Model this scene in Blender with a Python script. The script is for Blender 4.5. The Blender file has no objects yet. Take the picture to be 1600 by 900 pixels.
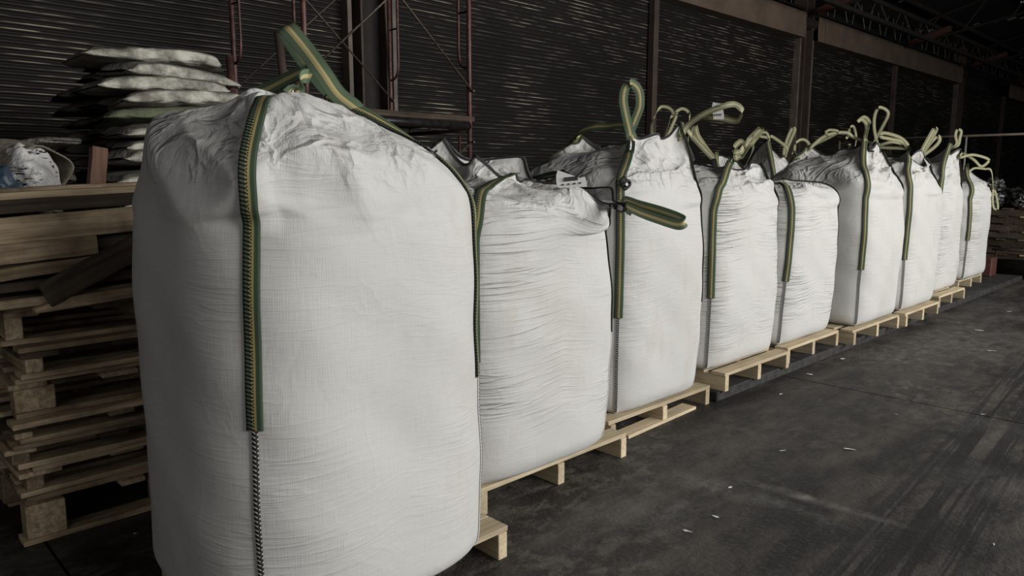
import bpy, bmesh, math, random
import numpy as np
from mathutils import Vector, Matrix

S = bpy.context.scene
COL = S.collection
# ---------------------------------------------------------------- camera
FPX, CAM_H = 1155.0, 1.45
YAW, PITCH = math.radians(45.777), math.radians(8.5186)
cd = bpy.data.cameras.new('camera'); cam = bpy.data.objects.new('camera', cd); COL.objects.link(cam)
cd.sensor_width = 36.0; cd.lens = FPX/1600*36.0; cd.clip_start = .05; cd.clip_end = 200
cam.location = (0, 0, CAM_H)
cam.rotation_euler = (math.pi/2-PITCH, 0, YAW)
S.camera = cam
# ---------------------------------------------------------------- light and exposure
S.view_settings.view_transform = 'Standard'; S.view_settings.look = 'None'
S.view_settings.gamma = 1; S.view_settings.use_curve_mapping = False
S.view_settings.exposure = 0.0
W = bpy.data.worlds.new('world'); S.world = W; W.use_nodes = True
bg = W.node_tree.nodes['Background']; bg.inputs[0].default_value = (.90, .92, .92, 1); bg.inputs[1].default_value = .36

def area(name, loc, target, sx, sy, power, color=(1, 1, 1)):
    l = bpy.data.lights.new(name, 'AREA'); l.shape = 'RECTANGLE'; l.size = sx; l.size_y = sy
    l.energy = power; l.color = color
    o = bpy.data.objects.new(name, l); COL.objects.link(o); o.location = loc
    o.rotation_euler = (Vector(target)-Vector(loc)).to_track_quat('-Z', 'Y').to_euler()
    return o
# daylight entering through the open long side of the shed (behind and right of the camera)
area('daylight_open_side', (5.0, 7.0, 3.7), (-2.6, 5.0, .7), 12, 2.6, 1120, (1, .985, .955))
area('fill_behind_camera', (.9, -4.2, 3.0), (-2.4, 2.5, .9), 4.5, 3.0, 32, (1, .98, .95))  # added soft fill lamp; the shed is walled at this end
# ---------------------------------------------------------------- helpers
def setp(o, label=None, cat=None, group=None, kind=None):
    if label: o['label'] = label
    if cat: o['category'] = cat
    if group: o['group'] = group
    if kind: o['kind'] = kind
    return o

def empty(name, loc=(0, 0, 0), rz=0.0, label=None, cat=None, group=None):
    o = bpy.data.objects.new(name, None); COL.objects.link(o); o.location = loc
    o.rotation_euler = (0, 0, rz); o.empty_display_size = .1
    return setp(o, label, cat, group)

def link(name, me, mat=None, parent=None, smooth=False):
    if mat is not None and len(me.materials) == 0:
        me.materials.append(mat)
    if smooth: me.shade_smooth()
    o = bpy.data.objects.new(name, me); COL.objects.link(o)
    if parent is not None: o.parent = parent
    return o

class MB:
    """collects simple solids into one mesh"""
    def __init__(s): s.v = []; s.f = []
    def box(s, c, d, rot=None, taper=0.0):
        x, y, z = d[0]/2, d[1]/2, d[2]/2; n = len(s.v)
        R = rot if rot is not None else Matrix.Identity(3)
        for sz in (-1, 1):
            for sy in (-1, 1):
                for sx in (-1, 1):
                    s.v.append(tuple(Vector(c) + R @ Vector((sx*x, sy*y, sz*z))))
        for q in ((0, 2, 3, 1), (4, 5, 7, 6), (0, 1, 5, 4), (2, 6, 7, 3), (0, 4, 6, 2), (1, 3, 7, 5)):
            s.f.append(tuple(n+i for i in q))
        return s
    def tube(s, pts, r, seg=8, caps=True):
        pts = [Vector(p) for p in pts]; n0 = len(s.v); rs = r if hasattr(r, '__len__') else [r]*len(pts)
        up = None
        for i, p in enumerate(pts):
            a = pts[max(i-1, 0)]; b = pts[min(i+1, len(pts)-1)]; t = (b-a).normalized()
            if up is None: up = Vector((0, 0, 1)) if abs(t.z) < .9 else Vector((1, 0, 0))
            e1 = (up - t*up.dot(t)).normalized(); e2 = t.cross(e1); up = e1
            for k in range(seg):
                an = 2*math.pi*k/seg
                s.v.append(tuple(p + (e1*math.cos(an)+e2*math.sin(an))*rs[i]))
        for i in range(len(pts)-1):
            for k in range(seg):
                a = n0+i*seg+k; b = n0+i*seg+(k+1) % seg
                s.f.append((a, b, b+seg, a+seg))
        if caps:
            s.f.append(tuple(n0+k for k in reversed(range(seg))))
            e = n0+(len(pts)-1)*seg; s.f.append(tuple(e+k for k in range(seg)))
        return s
    def mesh(s, name='mesh'):
        me = bpy.data.meshes.new(name); me.from_pydata(s.v, [], s.f); me.update(); return me
    def build(s, name, mat, parent=None, smooth=False, bevel=0):
        me = s.mesh(name); o = link(name, me, mat, parent, smooth)
        if bevel:
            m = o.modifiers.new('bevel', 'BEVEL'); m.width = bevel; m.segments = 1; m.limit_method = 'ANGLE'
        return o

def grid_mesh(name, P, uv=None, close_u=False, flip=False):
    """P (M,N,3) rows by columns -> quad mesh (with an optional uv (M,N,2) and wrap in columns)"""
    M, N = P.shape[:2]
    cu = N if close_u else N-1
    i, j = np.meshgrid(np.arange(M-1), np.arange(cu), indexing='ij')
    j2 = (j+1) % N
    q = np.stack([i*N+j, i*N+j2, (i+1)*N+j2, (i+1)*N+j], -1).reshape(-1, 4)
    if flip: q = q[:, ::-1]
    me = bpy.data.meshes.new(name)
    me.vertices.add(M*N); me.vertices.foreach_set('co', P.astype(np.float32).ravel())
    me.loops.add(q.size); me.loops.foreach_set('vertex_index', q.astype(np.int32).ravel())
    me.polygons.add(len(q)); me.polygons.foreach_set('loop_start', np.arange(0, q.size, 4, dtype=np.int32))
    if uv is not None:
        # uv given on (M, N+1) when closed so the seam does not smear
        ju = np.where(close_u & (j+1 == N), N, j+1)
        K = uv.shape[1]
        qi = np.stack([i*K+j, i*K+ju, (i+1)*K+ju, (i+1)*K+j], -1).reshape(-1, 4)
        if flip: qi = qi[:, ::-1]
        lay = me.uv_layers.new(name='UVMap')
        lay.data.foreach_set('uv', uv.reshape(-1, 2)[qi.ravel()].astype(np.float32).ravel())
    me.update(calc_edges=True); me.validate()
    return me

def catmull(pts, n=8):
    P = np.array(pts, float); P = np.vstack([2*P[0]-P[1], P, 2*P[-1]-P[-2]]); out = []
    for i in range(1, len(P)-2):
        for t in np.linspace(0, 1, n, endpoint=False):
            a, b, c, d = P[i-1:i+3]
            out.append(.5*((2*b)+(c-a)*t+(2*a-5*b+4*c-d)*t*t+(3*b-a-3*c+d)*t**3))
    out.append(P[-2]); return np.array(out)

def unit(v): return v/np.maximum(np.linalg.norm(v, axis=-1, keepdims=True), 1e-9)

def ribbon(name, C, Wd, width, thick, mat, parent, v0=0.0, nu=3, smooth=True):
    """flat woven strap along centres C (n,3) with width directions Wd; closed thin solid with uv (across, metres along)"""
    C = np.asarray(C, float); Wd = np.asarray(Wd, float)
    T = unit(np.gradient(C, axis=0)); Wd = unit(Wd - T*(Wd*T).sum(-1, keepdims=True)); Nn = np.cross(T, Wd)
    L = v0+np.r_[0, np.cumsum(np.linalg.norm(np.diff(C, axis=0), axis=1))]
    us = np.linspace(-.5, .5, nu+1); ring = []; uu = []
    for u in us: ring.append(C+Wd*(u*width)+Nn*thick*.5); uu.append(u+.5)
    for u in us[::-1]: ring.append(C+Wd*(u*width)-Nn*thick*.5); uu.append(u+.5)
    P = np.stack(ring, 1); uu = np.array(uu+[uu[0]])
    uv = np.stack(np.broadcast_arrays(uu[None, :], L[:, None]), -1)
    me = grid_mesh(name, P, uv, close_u=True)
    o = link(name, me, mat, parent, smooth)
    if smooth: me.set_sharp_from_angle(angle=.9)
    return o

def noise1(rng, n, k):
    x = np.linspace(0, k, n); v = rng.normal(size=k+3); i = x.astype(int); f = x-i; f = f*f*(3-2*f)
    return v[i]*(1-f)+v[i+1]*f
# ---------------------------------------------------------------- materials
class NT:
    def __init__(s, name):
        s.m = bpy.data.materials.new(name); s.m.use_nodes = True; s.t = s.m.node_tree; s.n = s.t.nodes
        s.b = s.n['Principled BSDF']; s.out = s.n['Material Output']; s._tc = None
    def L(s, a, b): s.t.links.new(a, b)
    def tc(s, which='Object'):
        if s._tc is None: s._tc = s.n.new('ShaderNodeTexCoord')
        return s._tc.outputs[which]
    def mp(s, src, scale=(1, 1, 1), rot=(0, 0, 0), loc=(0, 0, 0)):
        m = s.n.new('ShaderNodeMapping'); s.L(src, m.inputs[0])
        m.inputs[1].default_value = loc; m.inputs[2].default_value = rot; m.inputs[3].default_value = scale
        return m.outputs[0]
    def noise(s, vec, scale, detail=4, rough=.55, dist=0.0):
        n = s.n.new('ShaderNodeTexNoise'); s.L(vec, n.inputs['Vector'])
        n.inputs['Scale'].default_value = scale; n.inputs['Detail'].default_value = detail
        n.inputs['Roughness'].default_value = rough; n.inputs['Distortion'].default_value = dist
        return n.outputs[0]
    def vor(s, vec, scale, feature='F1'):
        n = s.n.new('ShaderNodeTexVoronoi'); n.feature = feature; s.L(vec, n.inputs['Vector']); n.inputs['Scale'].default_value = scale
        return n.outputs['Distance']
    def wave(s, vec, scale, dist=0, dscale=1, direction='X', profile='SIN'):
        n = s.n.new('ShaderNodeTexWave'); s.L(vec, n.inputs['Vector']); n.bands_direction = direction; n.wave_profile = profile
        n.inputs['Scale'].default_value = scale; n.inputs['Distortion'].default_value = dist; n.inputs['Detail Scale'].default_value = dscale
        return n.outputs['Fac']
    def ramp(s, fac, stops, interp='LINEAR'):
        r = s.n.new('ShaderNodeValToRGB'); s.L(fac, r.inputs[0]); c = r.color_ramp; c.interpolation = interp
        while len(c.elements) < len(stops): c.elements.new(.5)
        for e, (p, col) in zip(c.elements, stops):
            e.position = p
            e.color = (col, col, col, 1) if not hasattr(col, '__len__') else (*col, 1)
        return r.outputs[0]
    def mth(s, op, a, b=None, clamp=False):
        m = s.n.new('ShaderNodeMath'); m.operation = op; m.use_clamp = clamp
        for k, x in enumerate((a, b)):
            if x is None: continue
            if isinstance(x, (int, float)): m.inputs[k].default_value = x
            else: s.L(x, m.inputs[k])
        return m.outputs[0]
    def mix(s, fac, a, b, blend='MIX'):
        m = s.n.new('ShaderNodeMix'); m.data_type = 'RGBA'; m.blend_type = blend
        for k, x in ((0, fac), (6, a), (7, b)):
            if isinstance(x, (int, float)):
                if k == 0: m.inputs[0].default_value = x
                else: m.inputs[k].default_value = (x, x, x, 1)
            elif isinstance(x, tuple): m.inputs[k].default_value = (*x, 1)
            else: s.L(x, m.inputs[k])
        return m.outputs[2]
    def sep(s, vec):
        n = s.n.new('ShaderNodeSeparateXYZ'); s.L(vec, n.inputs[0]); return n.outputs
    def comb(s, x, y, z):
        n = s.n.new('ShaderNodeCombineXYZ')
        for k, v in enumerate((x, y, z)):
            if isinstance(v, (int, float)): n.inputs[k].default_value = v
            else: s.L(v, n.inputs[k])
        return n.outputs[0]
    def rnd(s):
        if not hasattr(s, '_oi'): s._oi = s.n.new('ShaderNodeObjectInfo')
        return s._oi.outputs['Random']
    def vadd(s, a, k):
        """shift a vector by the object's own random number so that no two pieces share grain"""
        c = s.comb(s.mth('MULTIPLY', s.rnd(), k), s.mth('MULTIPLY', s.rnd(), k*.7), s.mth('MULTIPLY', s.rnd(), k*1.3))
        m = s.n.new('ShaderNodeVectorMath'); m.operation = 'ADD'; s.L(a, m.inputs[0]); s.L(c, m.inputs[1]); return m.outputs[0]
    def bump(s, h, strength=.3, dist=.01, prev=None):
        b = s.n.new('ShaderNodeBump'); s.L(h, b.inputs['Height']); b.inputs['Strength'].default_value = strength
        b.inputs['Distance'].default_value = dist
        if prev is not None: s.L(prev, b.inputs['Normal'])
        return b.outputs[0]
    def fin(s, col=None, rough=None, normal=None, metal=None, spec=None):
        for v, k in ((col, 'Base Color'), (rough, 'Roughness'), (metal, 'Metallic'), (spec, 'Specular IOR Level')):
            if v is None: continue
            if isinstance(v, (int, float)): s.b.inputs[k].default_value = v
            elif isinstance(v, tuple): s.b.inputs[k].default_value = (*v, 1)
            else: s.L(v, s.b.inputs[k])
        if normal is not None: s.L(normal, s.b.inputs['Normal'])
        return s.m

def m_bag(name, base, crease, creasemax):
    """white woven polypropylene: fine weave, horizontal tension creases strongest beside the corner seams.
    uv: x = position round the bag in sides (corners at whole numbers), y = metres of fabric"""
    t = NT(name); uv = t.tc('UV'); x, y, _ = t.sep(uv)
    fr = t.mth('FRACT', x); cd_ = t.mth('MINIMUM', fr, t.mth('SUBTRACT', 1, fr))          # 0 at a corner, .5 mid face
    rs = t.mth('MULTIPLY', t.rnd(), 40)
    ysk = t.mth('ADD', y, t.mth('MULTIPLY', t.mth('MULTIPLY', cd_, cd_), -.12))
    v1 = t.comb(t.mth('ADD', t.mth('MULTIPLY', x, 1.5), rs), t.mth('MULTIPLY', ysk, 30), rs)
    n1 = t.noise(v1, 1.0, 2, .4, .1)
    v2 = t.comb(t.mth('ADD', t.mth('MULTIPLY', x, 3.2), rs), t.mth('MULTIPLY', ysk, 62), rs)
    n2 = t.noise(v2, 1.0, 1, .4, .1)
    r1 = t.ramp(n1, [(.36, 0), (.46, .25), (.50, 1), (.53, .3), (.62, 0)]); r2 = t.mth('MULTIPLY', t.ramp(n2, [(.40, 0), (.5, 1), (.60, 0)]), .4)
    zone = t.noise(t.comb(t.mth('ADD', t.mth('MULTIPLY', x, 1.7), rs), t.mth('MULTIPLY', y, 3.2), rs), 1.0, 2, .5)
    zone = t.ramp(zone, [(.38, .04), (.62, 1)])
    edge = t.ramp(cd_, [(0.0, 1), (.12, .9), (.32, .35), (.5, .25)])
    hgt = t.ramp(y, [(.06, 0), (.16, 1), (creasemax, 1), (min(creasemax+.06, 1), .25)])
    cre = t.mth('MULTIPLY', t.mth('MULTIPLY', t.mth('ADD', r1, r2), zone), t.mth('MULTIPLY', edge, hgt))
    # papery crumple everywhere, mostly seen on the slack top
    ob = t.vadd(t.tc('Object'), 30)
    cr = t.ramp(t.noise(t.mp(ob, (1, 1, .8)), 7, 5, .55, .6), [(.3, 0), (.7, 1)])
    cr2 = t.mth('ADD', t.vor(t.mp(ob, (1, 1, .7)), 8), t.ramp(t.noise(ob, 3.2, 3, .5, 1.2), [(.44, 0), (.5, 1), (.56, 0)]))
    slack = t.ramp(y, [(creasemax-.02, .05), (min(creasemax+.1, 1), 1)])
    soft = t.mth('MULTIPLY', t.mth('ADD', cr, t.mth('MULTIPLY', cr2, .8)), slack)
    # weave
    wx = t.noise(t.comb(t.mth('MULTIPLY', x, 330), t.mth('MULTIPLY', y, 14), 0), 1, 1)
    wy = t.noise(t.comb(t.mth('MULTIPLY', x, 14), t.mth('MULTIPLY', y, 330), 3), 1, 1)
    weave = t.mth('ADD', wx, wy)
    nb = t.bump(soft, .65, .022); nb = t.bump(cre, crease, .009, nb); nb = t.bump(weave, .35, .0022, nb)
    d1 = t.noise(ob, 1.6, 5, .6); d2 = t.noise(t.mp(ob, (1, 1, .35)), 6, 4, .6)
    col = t.mix(t.ramp(d1, [(.52, 0), (.78, .55)]), base, (base[0]*.80, base[1]*.79, base[2]*.76))
    col = t.mix(t.ramp(d2, [(.56, 0), (.74, .30)]), col, (base[0]*.72, base[1]*.68, base[2]*.62))
    col = t.mix(t.ramp(weave, [(.62, .20), (.95, 0)]), col, (base[0]*.70, base[1]*.70, base[2]*.68))
    m = t.fin(col, .62, nb, spec=.25)
    return m

M = {}
M['bag'] = m_bag('woven_polypropylene_smooth', (.535, .530, .512), .30, .93)
M['bag_creased'] = m_bag('woven_polypropylene_creased', (.545, .540, .522), 1.0, .93)

def m_strap(name, green, yellow, sewn):
    t = NT(name); uv = t.tc('UV'); x, y, _ = t.sep(uv)
    cx = t.mth('ABSOLUTE', t.mth('SUBTRACT', x, .5))
    # herringbone thread pattern
    ph = t.mth('ADD', t.mth('MULTIPLY', y, 190), t.mth('MULTIPLY', cx, 14))
    hb = t.mth('FRACT', ph)
    band = t.ramp(cx, [(.13, 1), (.16, 0)])
    col = t.mix(band, green, yellow)
    col = t.mix(t.ramp(hb, [(.55, 0), (.75, .55)]), col, (.012, .02, .012))
    edge = t.ramp(cx, [(.44, 0), (.48, .5)]); col = t.mix(edge, col, (.02, .035, .02))
    h = hb
    if sewn:
        st = t.mth('FRACT', t.mth('ADD', t.mth('MULTIPLY', y, 88), t.mth('MULTIPLY', x, 1.2)))
        on = t.mth('MULTIPLY', t.ramp(st, [(.50, 0), (.58, 1)]), t.ramp(x, [(.42, 1), (.46, 0)]))
        line = t.mth('MULTIPLY', t.ramp(t.mth('ABSOLUTE', t.mth('SUBTRACT', x, .47)), [(.03, 1), (.045, 0)]),
                     t.ramp(t.mth('FRACT', t.mth('MULTIPLY', y, 110)), [(.6, 1), (.7, .2)]))
        col = t.mix(t.ramp(x, [(.40, .55), (.45, 0)]), col, (.04, .05, .035))
        col = t.mix(on, col, (.006, .006, .006)); col = t.mix(line, col, (.008, .008, .008))
        h = t.mth('ADD', hb, t.mth('MULTIPLY', on, 2))
    return t.fin(col, .7, t.bump(h, .5, .0015), spec=.2)
M['strap'] = m_strap('green_yellow_webbing', (.17, .235, .15), (.72, .60, .30), False)
M['strap_sewn'] = m_strap('green_yellow_webbing_sewn', (.085, .125, .078), (.52, .43, .18), True)
M['strap_pale'] = m_strap('pale_green_webbing', (.31, .30, .17), (.56, .53, .36), False)
def m_seam():
    t = NT('overlock_seam'); x, y, _ = t.sep(t.tc('UV'))
    st = t.mth('FRACT', t.mth('ADD', t.mth('MULTIPLY', y, 75), t.mth('MULTIPLY', x, .8)))
    k = t.mth('MULTIPLY', t.ramp(st, [(.26, 0), (.32, 1)]), t.ramp(x, [(.12, 0), (.2, 1)]))
    line = t.ramp(t.mth('ABSOLUTE', t.mth('SUBTRACT', x, .82)), [(.08, 1), (.13, 0)])
    k = t.mth('MAXIMUM', k, line)
    return t.fin(t.mix(k, (.55, .55, .53), (.012, .012, .012)), .7, t.bump(k, .6, .002))
M['seam'] = m_seam()
def m_plain(name, col, rough=.6, metal=0, var=.35, scale=6, bump=.2, spec=None):
    t = NT(name); ob = t.vadd(t.tc('Object'), 30)
    n = t.noise(ob, scale, 5, .6)
    c = t.mix(t.ramp(n, [(.3, 0), (.7, 1)]), tuple(k*(1-var) for k in col), tuple(min(k*(1+var), 1) for k in col))
    return t.fin(c, rough, t.bump(n, bump, .005), metal, spec)
M['hem'] = m_plain('black_hem_tape', (.02, .02, .02), .8)
M['tag'] = m_plain('white_paper_label', (.72, .72, .70), .5, var=.05)
M['ink'] = m_plain('label_ink', (.03, .03, .03), .6)

def m_wood(name, light, dark, rough=.75, stain=.5, axis=1):
    """sawn timber with grain along the given local axis"""
    t = NT(name); ob = t.vadd(t.tc('Object'), 60)
    sc = [26, 26, 26]; sc[axis] = 1.6
    g = t.noise(t.mp(ob, tuple(sc)), 1.0, 5, .6, 1.2)
    sc2 = [90, 90, 90]; sc2[axis] = 3
    f = t.noise(t.mp(ob, tuple(sc2)), 1.0, 2, .5)
    big = t.noise(ob, 3.5, 4, .6)
    c = t.mix(t.ramp(g, [(.35, 0), (.68, 1)]), light, dark)
    c = t.mix(t.ramp(f, [(.45, 0), (.75, .35)]), c, tuple(k*.5 for k in dark))
    c = t.mix(t.mth('MULTIPLY', t.ramp(big, [(.42, 0), (.70, 1)]), stain), c, tuple(k*.30 for k in dark))
    hv = t.n.new('ShaderNodeHueSaturation'); t.L(c, hv.inputs['Color'])
    t.L(t.mth('ADD', .78, t.mth('MULTIPLY', t.rnd(), .40)), hv.inputs['Value'])
    k = t.vor(t.mp(ob, (5, 5, 5)), 1.0)
    h = t.mth('ADD', g, t.mth('MULTIPLY', f, .5))
    return t.fin(hv.outputs[0], rough, t.bump(h, .45, .003), spec=.2)
for ax, an in ((0, 'crosswise'), (1, 'lengthwise')):
    M['pine%d' % ax] = m_wood('fresh_pine_'+an, (.60, .50, .345), (.42, .335, .215), stain=.3, axis=ax)
    M['old%d' % ax] = m_wood('weathered_timber_'+an, (.64, .50, .34), (.28, .20, .125), stain=.9, axis=ax)
M['pale'] = m_wood('lit_beam_edge_board', (.72, .57, .38), (.42, .32, .20), stain=.35, axis=1)  # paler tone paints the lit upper edge of the top beam
M['stub'] = m_wood('red_brown_timber', (.17, .10, .07), (.08, .045, .03), stain=.6, axis=1)
M['olddark'] = m_wood('dark_stained_shaded_timber', (.11, .082, .06), (.045, .032, .024), stain=.6)  # stained boards; also paints the shaded lower face of the top beam

def m_floor():
    t = NT('stained_concrete'); ob = t.tc('Object'); X, Y, Z = t.sep(ob)
    n1 = t.noise(t.mp(ob, (1, .55, 1)), .9, 7, .62, .5); n2 = t.noise(t.mp(ob, (1.0, .4, 1)), 4.5, 6, .65); n3 = t.noise(ob, 45, 4, .7)
    c = t.mix(t.ramp(n1, [(.30, 0), (.74, 1)]), (.0048, .0043, .0039), (.025, .0215, .0185))
    n4 = t.noise(t.mp(ob, (1.0, .6, 1), (0, 0, .5)), 12, 5, .7, .4)
    c = t.mix(t.mth('MULTIPLY', t.ramp(n4, [(.48, 0), (.62, .8)]), t.ramp(n1, [(.42, 0), (.6, 1)])), c, (.105, .095, .080))
    c = t.mix(t.ramp(n2, [(.45, 0), (.68, .75)]), c, (.080, .071, .060))
    c = t.mix(t.ramp(n3, [(.50, 0), (.72, .5)]), c, (.085, .078, .068))
    # tyre scuffs running up the aisle
    tx = t.mth('ADD', X, t.mth('MULTIPLY', Y, .065)); ty = t.noise(t.comb(t.mth('MULTIPLY', tx, 30), t.mth('MULTIPLY', Y, .5), 0), 1.0, 3, .5)
    zone = t.ramp(t.mth('ABSOLUTE', t.mth('ADD', tx, .66)), [(.14, 1), (.30, 0)])
    c = t.mix(t.mth('MULTIPLY', t.ramp(ty, [(.47, 0), (.53, .9)]), zone), c, (.006, .006, .006))
    # dusty scrape marks with a shape of their own
    def blob(cx, cy, ax_, ay, ang, amt, width):
        m = t.mp(ob, (1, 1, 1), (0, 0, 0), (-cx, -cy, 0)); m = t.mp(m, (1, 1, 1), (0, 0, -ang)); m = t.mp(m, (1/ax_, 1/ay, 0))
        l = t.n.new('ShaderNodeVectorMath'); l.operation = 'LENGTH'; t.L(m, l.inputs[0])
        d = t.mth('ADD', l.outputs['Value'], t.mth('MULTIPLY', t.mth('SUBTRACT', n2, .5), 1.1))
        return t.mth('MULTIPLY', t.ramp(d, [(0, 1), (width, .8), (1, 0)]), amt)
    gr = t.ramp(t.noise(t.mp(ob, (1, .5, 1)), 9, 6, .7), [(.38, 0), (.65, 1)])
    for bl in ((-1.75, 3.0, .38, .13, .1, .8, .2), (-1.32, 3.2, .45, .05, .06, .9, .3), (-1.30, 3.05, .22, .05, -.1, .7, .2), (-1.8, 2.6, .35, .3, .3, .45, .1),
               (-1.2, 4.9, .8, .25, .2, .3, .1), (-2.0, 6.8, .5, 1.4, 0, .35, .1), (-1.5, 7.6, .6, 1.0, .2, .4, .2), (-.8, 4.0, .35, .3, 0, .35, .1)):
        c = t.mix(t.mth('MULTIPLY', blob(*bl), gr), c, (.17, .16, .145))
    rough = t.ramp(n2, [(.3, .48), (.7, .8)])
    h = t.mth('ADD', n3, t.mth('MULTIPLY', n2, 1.5))
    return t.fin(c, rough, t.bump(h, .8, .008), spec=.4)
M['floor'] = m_floor()

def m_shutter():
    t = NT('worn_steel_painted_glints'); ob = t.tc('Object'); X, Y, Z = t.sep(ob)
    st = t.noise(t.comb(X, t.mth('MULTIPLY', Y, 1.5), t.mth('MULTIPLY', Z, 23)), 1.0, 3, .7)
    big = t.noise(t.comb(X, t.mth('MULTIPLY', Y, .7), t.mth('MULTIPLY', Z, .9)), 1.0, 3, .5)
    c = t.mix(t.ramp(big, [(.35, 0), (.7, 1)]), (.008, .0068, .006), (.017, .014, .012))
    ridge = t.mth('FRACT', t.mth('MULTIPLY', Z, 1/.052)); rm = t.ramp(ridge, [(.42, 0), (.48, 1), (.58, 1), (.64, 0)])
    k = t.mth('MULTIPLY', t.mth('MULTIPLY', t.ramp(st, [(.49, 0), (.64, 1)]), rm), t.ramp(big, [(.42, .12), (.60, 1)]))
    c = t.mix(k, c, (.50, .45, .33))  # glints painted into the colour as bright streaks on the worn lath ridges
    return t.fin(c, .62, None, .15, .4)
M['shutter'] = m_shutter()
M['steel_dark'] = m_plain('dark_rusty_steel', (.020, .015, .012), .7, .2, .5, 5)
M['steel_brown'] = m_plain('brown_painted_steel', (.062, .042, .033), .65, .1, .35, 3)
M['header'] = m_plain('beige_brown_sheet_steel', (.125, .088, .064), .7, 0, .25, 2.0)
M['frame_edge'] = m_plain('brown_edge_steel', (.12, .095, .078), .6, .1, .4, 4)
M['red_tube'] = m_plain('red_oxide_tube', (.10, .048, .042), .5, .3, .6, 14)
M['brace'] = m_plain('rusty_brace_tube', (.085, .065, .05), .5, .4, .5, 20)
M['black_tube'] = m_plain('black_glossy_pipe', (.02, .018, .017), .35, .3, .6, 16)
M['wire'] = m_plain('bright_thin_rod', (.35, .34, .32), .4, .6, .3, 20)
M['roof'] = m_plain('dark_roof_sheet', (.008, .0075, .007), .8, 0, .4, 2)
M['wallm'] = m_plain('dark_wall', (.012, .010, .009), .9, 0, .3, 2)
M['curb'] = m_plain('oily_concrete_edge', (.020, .019, .017), .75, 0, .9, 14, .8)

def m_sack(name, base, dirt):
    t = NT(name); ob = t.vadd(t.tc('Object'), 20)
    g = t.n.new('ShaderNodeNewGeometry'); nz = t.sep(g.outputs['Normal'])[2]
    n = t.noise(ob, 7, 6, .65); n2 = t.noise(t.mp(ob, (1, 4, 4)), 9, 3, .5, .5)
    c = t.mix(t.ramp(n, [(.36, 0), (.62, .9)]), base, dirt)
    dust = t.mth('MULTIPLY', t.ramp(nz, [(.25, 0), (.75, 1)]), t.ramp(n, [(.2, .7), (.5, 1)]))   # grime settled on upward faces
    c = t.mix(t.mth('MULTIPLY', dust, .8), c, (.075, .068, .054))
    return t.fin(c, .7, t.bump(t.mth('ADD', n, n2), .8, .02), spec=.25)
M['sack'] = m_sack('grimy_white_sack', (.58, .56, .49), (.14, .13, .11))
M['sack_green'] = m_sack('grimy_green_sack', (.13, .15, .085), (.07, .075, .05))
M['sack_dark'] = m_sack('sooty_sack', (.055, .05, .044), (.02, .018, .016))
def m_print():
    t = NT('printed_white_plastic'); ob = t.tc('Object')
    v = t.noise(t.mp(ob, (1, 9, 26)), 2.2, 2, .5, .8)
    blot = t.ramp(t.noise(ob, 6, 2), [(.50, 0), (.56, 1)])
    c = t.mix(t.mth('MULTIPLY', t.ramp(v, [(.56, 0), (.58, 1)]), blot), (.55, .54, .52), (.02, .02, .022))
    return t.fin(c, .35, t.bump(t.noise(ob, 14, 4), .8, .03), spec=.5)
M['print'] = m_print()
M['burlap'] = m_plain('brown_grey_burlap', (.16, .14, .11), .85, 0, .4, 40, .8)
M['blue'] = m_plain('dark_blue_tarpaulin', (.035, .055, .085), .45, 0, .4, 6, .6)
M['blackfilm'] = m_plain('crumpled_dark_film', (.035, .035, .035), .28, 0, .5, 8, .9, .7)
M['redpaint'] = m_plain('faded_red_paint', (.075, .026, .02), .6, 0, .3, 5)
# ---------------------------------------------------------------- the shed
WX = -7.6
def struct(name, o=None): return setp(o, kind='structure')

# floor: cast slabs with open joints between them
flo = MB(); flo.box((10, 15, -.12), (36, 62, .08)); fl = flo.build('floor', M['curb']); struct('floor', fl)
xs = [WX-.3, -1.93, 3.2, 9.0, 22]; ys = [-14, -4, .6, 5.13, 9.7, 14.3, 19, 24, 30, 44]
for i in range(len(xs)-1):
    for j in range(len(ys)-1):
        x0, x1, y0, y1 = xs[i]+.0015, xs[i+1]-.0015, ys[j]+.006, ys[j+1]-.006
        b = MB(); b.box(((x0+x1)/2, (y0+y1)/2, -.04), (x1-x0, y1-y0, .08)); link('slab', b.mesh('slab'), M['floor'], fl)
# raised strip on which the far pallets stand
b = MB()
y = 4.20
r_ = random.Random(4)
while y < 34:
    L_ = 2.4; b.box(((WX-2.40)/2+r_.uniform(-.006, .006), y+L_/2, .034), (-2.40-WX, L_-.008, .068)); y += L_
kb = b.build('trim_1', M['curb'], bevel=.006); struct('trim_1', kb)

def wall(name, c, d): 
    b = MB(); b.box(c, d); return struct(name, b.build(name, M['wallm']))
wall('wall_left', (-5, -14.1, 4), (30, .2, 8.4)); wall('wall_back', (WX-.45, 15, 4.0), (.2, 58, 8.0)); wall('wall_far', (-1, 44.1, 4), (30, .2, 9))

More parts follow.
